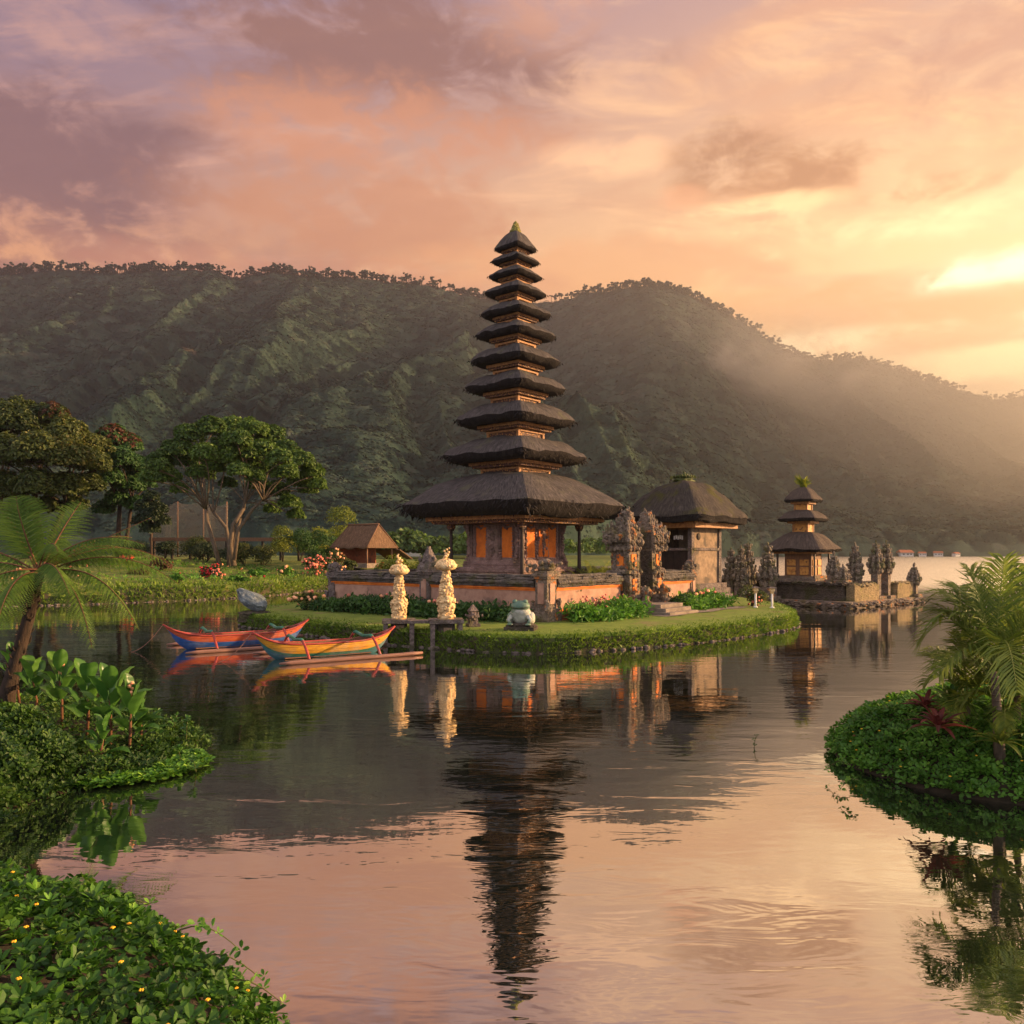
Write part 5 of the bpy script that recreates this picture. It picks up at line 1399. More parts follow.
flower_bed('bed of broad green leaves with red blooms below the sunlit orange wall', [C0 + eR * .6 + nR * 1.2, C0 + eR * 4.6 + nR * 1.3], 1.2, .7, 1500, MT['L_ground'], .22, ((MT['P_coral'], 8, .07),))
flower_bed('bed of bright green plants right of the gate steps', [C0 + eR * 9.0 + nR * 1.3, C0 + eR * 13.4 + nR * 1.0], 1.2, .75, 1500, MT['L_ground'], .22, ((MT['P_coral'], 5, .08), (MT['P_peach'], 4, .08)))
flower_bed('strip of red flowers at the foot of the orange wall beside the gate', [C0 + eR * 1.6 + nR * .62, C0 + eR * 5.2 + nR * .62], .3, .8, 260, MT['L_rust'], .16, ((MT['P_coral'], 16, .06),))

bush('small fine-leaved dark shrub right of the gate steps', (*(C0 + eR * 8.7 + nR * 1.25), GZ), 1.3, 1.15, MT['L_dark'], rg, 900, .12)
bush('dark round bush at the far left end of the pink wall', (-10.2, 39.6, GZ), 1.5, .9, MT['L_olive'], rg, 800, .14, flowers=True, nf=12, fm=MT['P_peach'], fs=.10)
bush('potted leafy shrub above the corner pillar', (2.3, 34.6, GZ + .4), 1.5, 1.95, MT['L_olive'], rg, 900, .15)
bush('round yellow-green clipped bush behind the left of the pink wall', (-7.6, 52, GZ), 3.4, 3.1, MT['L_yellow'], rg, 2600, .2)
bush('loose yellow-green bush right of the clipped bush behind the pink wall', (-5.4, 53, GZ), 3.2, 2.9, MT['L_yellow'], rg, 2200, .2)
bush('low yellow flowering shrub just behind the pink wall near the post', (-4.0, 40.8, GZ), 1.1, 2.1, MT['L_yellow'], rg, 600, .14, flowers=True, nf=14, fm=MT['P_yellow'], fs=.08)
bush('tuft of bright green leaves beside the front post of the pagoda', (.9, 36.6, GZ), .8, 1.9, MT['L_ground'], rg, 500, .14)
bush('dark pot plant on the left of the split gate', (*(C0 + eR * 4.8 - nR * .9), GZ), 1.3, 2.7, MT['L_olive'], rg, 800, .16)
bush('shrub in front of the carved pinnacles by the pavilion', (12.6, 42.0, GZ), 1.5, 1.2, MT['L_olive'], rg, 800, .15, flowers=True, nf=10, fm=MT['P_coral'], fs=.065)
def frond_clump(label, pos, n, L, leafm, name='fern_clump', group=None, cat='fern'):
    t = thing(name, label, cat, pos, 0, group)
    for i in range(n):
        a = 2 * PI * i / n + rg.uniform(-.3, .3); e = rg.uniform(.9, 1.45)
        b = MB(); palm_frond(b, np.zeros(3), np.array((math.cos(a) * math.cos(e), math.sin(a) * math.cos(e), math.sin(e))), L * rg.uniform(.8, 1.1), .32, 26, rg, .25)
        b.build('frond', leafm, t)
def palm_frond(b, base, d, L, leaf, n, rng, droop=.5, w=.030, rach=.014, twist=0.0):
    """arching rachis with long narrow leaflets on both sides"""
    d = d / np.linalg.norm(d); side = np.cross(d, (0, 0, 1)); side = side / (np.linalg.norm(side) + 1e-6)
    if np.linalg.norm(side) < .5: side = np.array((1.0, 0, 0))
    T = np.linspace(0, 1, 16); P = np.array([base + d * L * t + np.array((0, 0, -1.0)) * droop * L * t ** 2.2 for t in T])
    b.tube(P, np.linspace(rach, .003, 16), 5, 0, .6)
    tan = np.gradient(P, axis=0); tan /= np.linalg.norm(tan, axis=1)[:, None]
    for i in range(n):
        t = .16 + .84 * (i + .5) / n; k = t * 15; j = min(14, int(k)); p = P[j] + (P[j + 1] - P[j]) * (k - j); tg = tan[j]
        nrm = np.cross(side, tg); nrm /= np.linalg.norm(nrm)
        ll = leaf * L / 1.2 * (math.sin(PI * (t * .78 + .16)) ** .8) * rng.uniform(.85, 1.1)
        for s in (-1, 1):
            dd = side * s * .85 + tg * (.55 + .5 * t) + nrm * .30 + rng.normal(0, .07, 3); dd /= np.linalg.norm(dd)
            wv = np.cross(dd, nrm); wv /= np.linalg.norm(wv) + 1e-6; wv = wv * w * .5
            q0 = p; q1 = p + dd * ll * .45 - np.array((0, 0, .03)) * ll; q2 = p + dd * ll * .95 - np.array((0, 0, .34)) * ll * rng.uniform(.6, 1.3)
            b.add([q0 - wv * .4, q0 + wv * .4, q1 + wv, q2, q1 - wv], [(0, 1, 2, 4), (4, 2, 3)], 0, rng.uniform(0, 1) * .6 + .2 * (t > .7))
frond_clump('bright green feathery palm clump between the pagoda post and the gate', (4.6, 43.0, GZ), 22, 3.0, MT['L_yellow'], 'palm_clump', cat='palm')

# ---------------------------------------------------------------- garden on the left
def gz(x, y): return garden.height(x, y)
def gbush(px, D, w, h, leafm, label, **k):
    X = (px - 512) / F * D; k.setdefault('n', 1100); k.setdefault('size', .22)
    return bush(label, (X, D, gz(X, D) - .05), w, h, leafm, rg, **k)
gbush(316, 76, 2.2, 2.6, MT['L_dark'], 'tall bush covered with coral-pink blooms in front of the hut', flowers=True, nf=120, fm=MT['P_coral'], fs=.12)
gbush(336, 77, 1.8, 3.0, MT['L_olive'], 'slim bush with a head of peach blooms just left of the hut', flowers=True, nf=40, fm=MT['P_peach'], fs=.12)
gbush(213, 67, 2.0, 1.25, MT['L_dark'], 'low bush of scarlet flowers below the round tree', flowers=True, nf=70, fm=MT['P_red'], fs=.09)
gbush(218, 66, 1.2, 1.0, MT['L_dark'], 'small coral flowering bush right beside the scarlet one', flowers=True, nf=40, fm=MT['P_coral'], fs=.09)
gbush(160, 70, 1.9, 1.1, MT['L_rust'], 'dark red leaved bush in the flower garden', n=1200)
gbush(140, 66, 2.2, .9, MT['L_rust'], 'low red leaved bush left of the other red one', n=1200)
gbush(128, 74, 1.8, .9, MT['L_dark'], 'small dark bush with red blooms at the left of the flower garden', flowers=True, nf=26, fm=MT['P_red'], fs=.13)
gbush(287, 74, 1.7, 1.1, MT['L_ground'], 'bright green shrub with a few peach blooms in the garden', flowers=True, nf=10, fm=MT['P_peach'], fs=.14)
gbush(258, 72, 2.2, 1.0, MT['L_ground'], 'bright green low shrub behind the grassy bank', n=1300)
gbush(180, 60.5, 2.0, .7, MT['L_ground'], 'low green cushion plant close to the grassy bank, left one', n=1000)
gbush(238, 64, 2.2, .7, MT['L_ground'], 'low green cushion plant close to the grassy bank, right one', n=1000)
gbush(300, 92, 4.4, 4.6, MT['L_dark'], 'large dark bush left of the straw-roofed hut', n=3200)
gbush(322, 88, 3.4, 5.0, MT['L_dark'], 'cone-shaped dark green bush touching the hut', n=2600)
gbush(349, 79, 2.0, 2.0, MT['L_olive'], 'leafy olive bush under the hut eave', n=1000)
gbush(381, 80, 1.3, 1.4, MT['L_dark'], 'small bush with red and white blooms right of the hut post', flowers=True, nf=22, fm=MT['P_red'], fs=.15)
gbush(283, 90, 3.2, 5.2, MT['L_yellow'], 'tall yellowish shrub behind the rail fence', n=2200)
gbush(262, 86, 3.0, 3.0, MT['L_olive'], 'olive shrub right of the round tree trunks', n=1700)
gbush(244, 84, 2.4, 3.6, MT['L_olive'], 'upright olive shrub just behind the round tree trunks', n=1600)
gbush(200, 92, 5.0, 3.0, MT['L_olive'], 'wide olive shrub below the shade netting', n=2400)
for i, (px, D, lab) in enumerate(((100, 84, 'leftmost'), (130, 85, 'second from left'), (165, 86, 'middle'), (205, 86.5, 'second from right'), (240, 88, 'rightmost'))):
    gbush(px, D, 5.2, 2.3, MT['L_black'], 'dark clipped hedge block under the garden trees, the %s one' % lab, n=2400, name='hedge', cat='hedge', group='dark hedge across the garden')
gbush(344, 108, 6.5, 8.5, MT['L_yellow'], 'bright yellow-green tree behind the hut roof', n=3600, size=.34, name='garden_tree', cat='tree')
gbush(312, 112, 5.0, 5.6, MT['L_yellow'], 'yellow-green tree left of the hut, behind the dark bush', n=2200, size=.32, name='garden_tree', cat='tree')
def beds():
    b = MB(); P, N = garden.sample(24000, rg, lambda p: (p[:, 2] > 1.12) & (p[:, 1] < 84) & (p[:, 0] > -46) & (p[:, 0] < -10) & (np.sin(p[:, 0] * .5 + p[:, 1] * .8) + .6 * hash3(p * .4, 4) > -.15))
    rosettes(b, P + np.array((0, 0, .12)), N, .26, rg, 4, .5, (.1, .7), .5, var=np.clip(.5 + .5 * fbm(P * .35, 3, 8) + rg.normal(0, .15, len(P)), 0, 1))
    tag(b.build('garden_ground_cover', MT['L_ground']), kind='stuff')
    for fm, n, s in (('P_red', 200, 1), ('P_coral', 170, 2), ('P_peach', 120, 3)):
        b = MB(); P, N = garden.sample(2600, rg, lambda p: (p[:, 2] > 1.15) & (p[:, 1] < 80) & (p[:, 0] > -44) & (p[:, 0] < -12) & (hash3(p * .33, s) > .42))
        for i, p in enumerate(P[:n]): b.blob(p + (0, 0, .30), .085 * rg.uniform(.6, 1.4), .3, 2, i, 1, 0, rg.uniform(0, 1))
        tag(b.build('garden_flowers', MT[fm]), kind='stuff')
beds()

# ---------------------------------------------------------------- trees
def tree(label, pos, clumps, trunks, leafm, n, size, bark='bark', name='broadleaf_tree', forks=None, group=None, flat=.62, hollow=.45, r0=.3, second=None):
    """clumps: (dx, dy, dz, r); trunks: list of paths from the ground to the fork"""
    t = thing(name, label, 'tree', pos, 0, group)
    b = MB()
    ends = []
    for P, ra, rb in trunks:
        b.tube(P, np.linspace(ra, rb, len(P)), 9); ends.append((np.array(P[-1]), rb))
    for (x, y, z, r) in clumps:
        e, rb = min(ends, key=lambda q: np.hypot(q[0][0] - x, q[0][1] - y) + .2 * abs(q[0][2] - z))
        limb(b, e - np.array((0, 0, .15)), (x, y, z - r * .25), rb * .62, .05, rg, .10)
        for _ in range(3):
            o = rg.normal(0, r * .5, 3); limb(b, np.array((x, y, z - r * .3)), np.array((x, y, z)) + o * (1, 1, .4), .05, .02, rg, .1, 5)
    b.build('trunk', MT[bark], t)
    b = MB(); crown_leaves(b, [((x, y, z), r) for x, y, z, r in clumps], n, size, rg, flat, hollow=hollow)
    b.build('crown', leafm, t)
    if second:
        m2, sel = second
        b = MB(); crown_leaves(b, [((x, y, z + .25), r * .95) for x, y, z, r in clumps if sel(x, y, z)], n * .5, size, rg, flat, hollow=.8); b.build('flushing_leaves', m2, t)
    return t
def clumps_from_px(c, D, z0, px0):
    """(px, py, rpx, dy) -> local clump coordinates"""
    X0 = (px0 - 512) / F * D
    return [((px - 512) / F * (D + dy) - X0, dy, zof(py, D + dy) - z0, r * D / F) for px, py, r, dy in c]
D = 76.0; X0 = (226 - 512) / F * D; z0 = gz(X0, D) - .1
cl = [(176, 452, 17, 0), (160, 462, 13, 2), (150, 478, 11, -1), (168, 478, 12, -3), (190, 436, 16, 1), (212, 430, 15, -2), (232, 428, 15, 3), (252, 432, 16, 0), (270, 438, 16, 2), (262, 452, 15, -3), (286, 452, 15, 1), (300, 462, 14, -1), (312, 474, 13, 1),
      (318, 486, 10, 0), (300, 482, 13, 3), (284, 474, 14, -3), (266, 470, 14, 2), (245, 455, 15, -4), (224, 448, 15, 4), (205, 456, 14, -4), (188, 462, 14, 3), (276, 492, 13, 0), (290, 504, 11, -1), (296, 516, 9, 0), (256, 486, 12, 3), (180, 490, 9, 1), (204, 476, 11, 5), (238, 442, 14, -6), (280, 460, 12, -6), (214, 468, 13, 2), (232, 460, 14, 1), (250, 468, 13, -2), (198, 474, 11, -2), (228, 484, 9, 3), (256, 478, 10, -5), (240, 472, 11, -7), (160, 468, 11, -5), (308, 490, 11, 2), (272, 510, 9, 2)]
C_ = clumps_from_px(cl, D, z0, 226)
def tp(*a): return [((x - 226) / F * D, dy, zof(y, D) - z0) for x, y, dy in a]
tr = [(tp((220, 566, 0), (214, 545, 0), (207, 520, 0), (206, 508, 0)), .22, .15), (tp((227, 566, .6), (227, 545, .6), (224, 528, .6), (212, 512, .4)), .24, .14), (tp((234, 566, 0), (230, 545, 0), (233, 525, 0), (244, 508, 0)), .27, .17), (tp((229, 560, 1), (230, 540, 1), (236, 520, 1), (240, 500, 1.5)), .2, .13), (tp((236, 560, -.5), (240, 530, -.5), (256, 510, -1), (268, 500, -1.5)), .2, .12)]
tree('round-crowned green tree with several pale spreading trunks in the middle of the garden', (X0, D, z0), C_, tr, MT['L_tree'], 900, .36, 'bark', 'spreading_tree', flat=.85)

D = 82.0; X0 = (40 - 512) / F * D; z0 = gz(X0, D) - .1
cl = [(10, 425, 26, 0), (40, 425, 24, 3), (66, 435, 20, -1), (84, 448, 18, 1), (96, 466, 17, -1), (70, 460, 22, -4), (40, 455, 24, -5), (8, 458, 24, -4), (-20, 440, 26, 1), (-45, 455, 24, 0), (90, 486, 15, 0), (66, 490, 18, -3), (35, 488, 20, -5), (5, 492, 20, -4), (-25, 490, 20, 0), (22, 510, 14, -2), (50, 508, 13, -1), (76, 506, 11, 0), (20, 412, 16, 2), (56, 418, 14, 2), (-10, 416, 16, 2), (100, 448, 12, 2)]
C_ = clumps_from_px(cl, D, z0, 40)
def tq(*a, px0=40): return [((x - px0) / F * D, dy, zof(y, D) - z0) for x, y, dy in a]
tree('broad olive-green tree with rust tinted top at the far left of the garden', (X0, D, z0), C_, [(tq((38, 570, 0), (40, 540, 0), (34, 505, 0)), .45, .3), (tq((44, 568, .4), (52, 535, 0), (66, 505, 0)), .35, .22), (tq((30, 568, 0), (18, 535, 0), (0, 505, 0)), .35, .22)], MT['L_olive'], 900, .40, 'bark_dark', 'spreading_tree', flat=.95, second=(MT['L_rust'], lambda x, y, z: z > 13.3 and x > 0))
D = 90.0; X0 = (116 - 512) / F * D; z0 = gz(X0, D) - .1
cl = [(112, 440, 15, 0), (128, 446, 13, 1), (104, 456, 14, -1), (122, 462, 16, -2), (138, 468, 14, 0), (110, 480, 15, -2), (130, 486, 15, 0), (146, 484, 10, 1), (118, 502, 14, 0), (138, 506, 11, 0), (104, 510, 11, 0)]
tree('dark tree with reddish top between the olive tree and the round green one', (X0, D, z0), clumps_from_px(cl, D, z0, 116), [(tq((116, 568, 0), (118, 540, 0), (120, 500, 0), px0=116), .35, .2), (tq((122, 566, 0), (128, 530, 0), (132, 500, 0), px0=116), .25, .15)], MT['L_dark'], 900, .40, 'bark_dark', 'broadleaf_tree', flat=.95, second=(MT['L_rust'], lambda x, y, z: z > 12.5))
D = 80.0; X0 = (151 - 512) / F * D; z0 = gz(X0, D) - .1
cl = [(151, 498, 9, 0), (144, 508, 10, 0), (158, 510, 10, .4), (150, 518, 13, -.5), (140, 522, 8, 0), (163, 522, 8, 0), (151, 530, 10, .3)]
tree('small dark round-headed tree with a short trunk beside the netting', (X0, D, z0), clumps_from_px(cl, D, z0, 151), [(tq((151, 566, 0), (151, 545, 0), (151, 522, 0), px0=151), .14, .09)], MT['L_black'], 900, .30, 'bark_dark', 'round_tree', flat=.9)
# wood on the far flat behind the island, seen left and right of the pagoda
def far_wood():
    b = MB(); r = np.random.default_rng(77)
    for i in range(150):
        D = r.uniform(215, 325); px = r.uniform(300, 640) if i % 3 else r.uniform(370, 500); X = (px - 512) / F * D; rr = r.uniform(2.2, 5.0)
        k = int(130 * (rr / 3.5)); d = r.normal(size=(k, 3)); d /= np.linalg.norm(d, axis=1)[:, None]; d[:, 2] = np.abs(d[:, 2])
        P = np.array((X, D, 2.0 + rr * .5)) + d * rr * np.array((1, 1, 1.05)) * (.75 + .3 * r.uniform(size=(k, 1)))
        b.kites(P, d + r.normal(0, .4, (k, 3)), rr * .42, r, .7, var=np.clip(r.uniform(.1, .8) + r.normal(0, .15, k), 0, 1))
    tag(b.build('far_wood', MT['L_tree']), kind='stuff')
    b = MB(); n = 60
    V = [(-150, 195, -1), (28, 195, -1), (60, 345, 2.0), (-190, 345, 2.0), (-150, 205, 1.5), (28, 205, 1.5)]
    b.add(V, [(0, 1, 5, 4), (4, 5, 2, 3)]); tag(b.build('far_flat', MT['bank']), kind='structure')
far_wood()

# ================================================================ FOREGROUND PLANTS
MT['L_ground2'] = leafmat('mid_green_shrub_leaves', (0.016, 0.050, 0.006), (0.062, 0.135, 0.014), (0.10, 0.16, 0.02))
def cover(land, name, n, size, leafm, keep=None, weight=None, k=4, asp=.62, h=.12, seed=1, lean=.45):
    P, N = land.sample(n, rg, keep, weight)
    b = MB(); hz = rg.uniform(0, 1, len(P)) * h + .08 * fbm(P * 2.2, 2, seed)
    rosettes(b, P + N * hz[:, None], N * .6 + np.array((0, 0, .55)), size, rg, k, asp, (.0, .8), lean, var=np.clip(.45 + .35 * fbm(P * 1.6, 3, seed) + rg.normal(0, .18, len(P)), 0, 1))
    return tag(b.build(name, leafm), kind='stuff'), P, N
# taller shoots of a second plant and a few dry leaves break up the carpets
def mixed(land, keep, n1, n2, m1, seed):
    P, N = land.sample(n1, rg, lambda p: keep(p) & (hash3(p * 1.1, seed) > -.05)); b = MB()
    rosettes(b, P + np.array((0, 0, .10)) + N * .06, N * .3 + np.array((0, 0, 1.0)), .105, rg, 6, .42, (.35, 1.1), .35); tag(b.build('ground_cover', m1), kind='stuff')
    P, N = land.sample(n2, rg, keep); b = MB(); rosettes(b, P + N * .13, N + np.array((0, 0, .4)), .07, rg, 1, .5, (-.2, .5), .8); tag(b.build('dry_leaves', MT['L_rust']), kind='stuff')
mixed(near_bank, lambda p: (p[:, 1] > 3.4) & (p[:, 0] > -6) & (p[:, 0] < -.8) & (p[:, 2] > .25), 900, 260, MT['L_ground'], 3)
mixed(islet, lambda p: (p[:, 2] > .3) & (p[:, 0] < 11), 700, 260, MT['L_ground2'], 4)
mixed(left_bank, lambda p: p[:, 2] > .1, 500, 160, MT['L_ground'], 5)
# near bank, bottom left
o, P, N = cover(near_bank, 'ground_cover', 46000, .062, MT['L_near'], lambda p: (p[:, 1] > 3.2) & (p[:, 0] > -7) & (p[:, 0] < -.6) & (p[:, 2] > .02), None, 5, .66, .16, 3)
def petals(name, P, N, s, n, hz, m):
    b = MB()
    for i in range(min(n, len(P))):
        c = P[i] + N[i] * hz + (0, 0, .03)
        for q in range(4):
            a = q * PI / 2 + i; b.blob(c + np.array((math.cos(a) * s * .5, math.sin(a) * s * .5, 0)), (s * .5, s * .5, s * .36), .2, 2, i, 1, 0, rg.uniform(0, 1))
    tag(b.build(name, m), kind='stuff')
petals('yellow_flowers', P, N, .016, 90, .15, MT['P_yellow'])
def sprig(label, base, tip, n, size, leafm, name='trailing_sprig', group=None):
    base, tip = np.array(base, float), np.array(tip, float); t = thing(name, label, 'sprig', base, 0, group)
    d = tip - base; T = np.linspace(0, 1, 9)[:, None]; P = d * T + np.array((0, 0, .25)) * np.linalg.norm(d) * np.sin(T * PI)
    MB().tube(P, np.linspace(.008, .003, 9), 5).build('stem', MT['stem'], t)
    b = MB(); Q = np.array([P[1 + i * 7 // n] for i in range(n)] + [P[-1]]) + rg.normal(0, .012, (n + 1, 3))
    rosettes(b, Q, np.tile((0, -.2, 1.0), (n + 1, 1)), size, rg, 4, .6, (.1, .8), .4); b.build('leaves', leafm, t)
for px, py, tx, ty, lab in ((196, 935, 150, 905, 'uppermost'), (225, 965, 240, 950, 'second from the top'), (240, 990, 262, 980, 'longest'), (262, 1014, 285, 1006, 'lowest')):
    t0 = gd(tx, ty, .45); b0 = np.array((t0[0] - .55, t0[1] - .12, .0)); b0[2] = max(.2, near_bank.height(b0[0], b0[1]))
    sprig('leafy sprig trailing over the water from the near bank, the %s one' % lab, b0, t0, 6, .065, MT['L_ground'], group='sprigs on the near bank')

# left bank: round shrub, broad-leaved plants, fern tree, floating weed
def big_shrub():
    pos = (-8.2, 11.7, .05)
    t = thing('leafy_shrub', 'dense rounded dark green shrub on the left bank beside the broad-leaved plants', 'shrub', pos)
    b = MB(); n = 20000
    d = rg.normal(size=(n, 3)); d /= np.linalg.norm(d, axis=1)[:, None]; d[:, 2] = np.abs(d[:, 2])
    lump = 1 + .16 * fbm(d * 2.6, 3, 12)
    P = d * np.array((1.60, 1.75, 1.15)) * lump[:, None] * (.80 + .22 * rg.uniform(0, 1, n) ** .5)[:, None]
    rosettes(b, P, d + (0, 0, .4), .072, rg, 4, .62, (.0, .8), .5, var=np.clip(.35 + .45 * fbm(d * 4, 3, 4) + rg.normal(0, .15, n), 0, 1)); b.build('foliage', MT['L_ground2'], t)
    b = MB()
    for i in range(9):
        a = i * .7; limb(b, (0, 0, -.1), (math.cos(a) * 1.1, math.sin(a) * 1.1, .7), .035, .012, rg)
    b.build('stem', MT['bark_dark'], t)
big_shrub()
cover(left_bank, 'ground_cover', 22000, .075, MT['L_ground2'], lambda p: (p[:, 2] > -.05), lambda c: np.where(c[:, 2] < .18, 4.0, 1.0), 4, .62, .14, 5)
def blade_leaf(b, base, d, up, L, w, curl, rng, m=0):
    """broad paddle leaf with a channelled midrib"""
    d = d / np.linalg.norm(d); s = np.cross(d, up); s /= np.linalg.norm(s); n = np.cross(s, d)
    nu, nv = 11, 6; V = []
    for i in range(nu + 1):
        u = i / nu; c = base + d * L * u + np.array((0, 0, -1)) * curl * L * u ** 2.2
        hw = w * .5 * (math.sin(PI * min(1, u * .93 + .05)) ** .62) * (1 if u < .97 else .35)
        for j in range(nv + 1):
            q = (j / nv) * 2 - 1
            V.append(c + s * hw * q + n * (abs(q) ** 1.1 * hw * .45 + .03 * w * math.sin(u * 17 + q * 2)))
    b.add(V, [(i * (nv + 1) + j, (i + 1) * (nv + 1) + j, (i + 1) * (nv + 1) + j + 1, i * (nv + 1) + j + 1) for i in range(nu) for j in range(nv)], m, rng.uniform(.1, .95), True)
def canna(label, px, py, D, H, nl, seed, bloom=False):
    r = np.random.default_rng(seed); z0 = zof(py, D); X = (px - 512) / F * D
    t = thing('broad_leaf_plant', label, 'plant', (X, D, z0), 0, 'broad-leaved plants on the left bank')
    b = MB(); top = np.array((r.normal(0, .06), r.normal(0, .06), H * .62)); b.tube([(0, 0, -.2), top * .5 + (.02, 0, 0), top], [.028, .024, .014], 8); b.build('stem', MT['stem_red'], t)
    for i in range(nl):
        a = 2.399 * i + r.uniform(-.3, .3); f = i / max(1, nl - 1); e = .45 + .85 * f + r.uniform(-.15, .15)
        d = np.array((math.cos(a) * math.cos(e), math.sin(a) * math.cos(e), math.sin(e))); L = H * r.uniform(.44, .60) * (1 - .12 * f)
        p = top * (.30 + .7 * f); pe = p + d * .16 * H
        lb = MB(); lb.tube([p, pe], [.013, .008], 5, 0, .5); blade_leaf(lb, pe, d + (0, 0, .1), np.array((0, 0, 1.0)) if e < 1.2 else np.array((-math.cos(a), -math.sin(a), .3)), L, L * r.uniform(.40, .5), r.uniform(.12, .5), r); lb.build('leaf', MT['L_canna'], t)
    if bloom:
        b = MB()
        for i in range(7): b.blob(top + (r.normal(0, .03), r.normal(0, .03), .14 + .05 * i), .035, .3, 2, i, 1)
        b.build('bloom', MT['P_peach'], t)
canna('broad-leaved plant with reddish stem, rightmost of the clump by the water', 128, 752, 13.2, 1.11, 10, 1, True)
canna('tall broad-leaved plant second from the right, its leaves upright', 110, 748, 13.4, 1.32, 11, 2)
canna('broad-leaved plant in the middle of the clump with wide open leaves', 86, 740, 13.9, 1.32, 11, 3)
canna('broad-leaved plant behind the middle one with a faded flower stalk', 62, 722, 14.6, 1.21, 11, 4, True)
canna('broad-leaved plant just right of the fern tree trunk', 38, 718, 14.9, 1.11, 10, 5)
canna('low broad-leaved plant at the front of the clump beside the round shrub', 96, 768, 12.6, 0.79, 10, 6)
canna('small broad-leaved plant leaning out over the floating weed', 140, 744, 13.7, 0.74, 9, 7)
canna('small broad-leaved plant at the back left behind the trunk', 20, 700, 16.2, 1.06, 10, 8)
def weed():
    b = MB(); n = 2300
    a = rg.uniform(0, 2 * PI, n); q = rg.uniform(0, 1, n) ** .5
    P = np.c_[-6.05 + q * np.cos(a) * 1.0 + .4 * q * np.sin(a), 12.7 + q * np.sin(a) * 1.0, np.full(n, .03)]
    k = hash3(P * 1.3, 6) > -.25 ; P = P[k]; n = len(P); P[:, 2] += rg.uniform(0, .07, n)
    rosettes(b, P, np.tile((0, 0, 1.0), (n, 1)), .085, rg, 3, .8, (-.05, .5), .25); tag(b.build('floating_weed', MT['L_ground']), kind='stuff')
    for i, (px, py, hh, lab) in enumerate(((172, 742, .45, 'tallest'), (186, 748, .5, 'rightmost upright'), (160, 752, .35, 'left'), (196, 772, .22, 'outermost low'), (182, 766, .25, 'middle low'))):
        c = gd(px, py, .03); sprig('leafy water weed shoot in front of the broad-leaved plants, the %s one' % lab, c, c + (rg.normal(0, .12), rg.normal(0, .1), hh), 7, .085, MT['L_canna'], 'water_weed', 'water weed shoots')
weed()

def fern_frond(b, base, tip, peak, L2, rng, npin=26, up=None):
    """tree fern frond: arching rachis with toothed pinnae"""
    base, tip = np.array(base, float), np.array(tip, float); ctl = (base + tip) / 2 + np.array(peak)
    T = np.linspace(0, 1, 22)[:, None]; P = base * (1 - T) ** 2 + 2 * ctl * T * (1 - T) + tip * T ** 2
    b.tube(P, np.linspace(.020, .003, 22), 6, 1, .5)
    tan = np.gradient(P, axis=0); tan /= np.linalg.norm(tan, axis=1)[:, None]
    s = np.cross(tan[8], (0, 0, 1.0)) if up is None else np.array(up, float); s /= np.linalg.norm(s)
    LB, LT, LN, LS, LV = [], [], [], [], []
    for i in range(npin):
        t = .14 + .86 * (i + .5) / npin; k = t * 21; j = min(20, int(k)); p = P[j] + (P[j + 1] - P[j]) * (k - j); tg = tan[j]
        n = np.cross(s, tg); n /= np.linalg.norm(n); ln = L2 * (math.sin(PI * (.12 + .86 * t)) ** .7) * rng.uniform(.9, 1.08)
        for sg in (-1, 1):
            d = s * sg * .85 + tg * .45 - n * .10 - np.array((0, 0, .0 if up is not None else .55)); d /= np.linalg.norm(d); nd = max(5, int(ln / .026))
            sd = np.cross(n, d); v = np.clip(rng.normal(.5, .2), 0, 1)
            for q in range(nd):
                f = (q + .5) / nd; c = p + d * ln * f - np.array((0, 0, .22)) * ln * f ** 2
                for e in (-1, 1):
                    LB.append(c); LT.append(sd * e + d * .6); LN.append(n - np.array((0, .45, 0)) + rng.normal(0, .12, 3)); LS.append((.052 if up is not None else .064) * (1 - f * .72) * (ln / L2) ** .5 * L2 / .42); LV.append(v)
    leaf6(b, np.array(LB), np.array(LT), np.array(LN), np.array(LS), .62, np.array(LV))
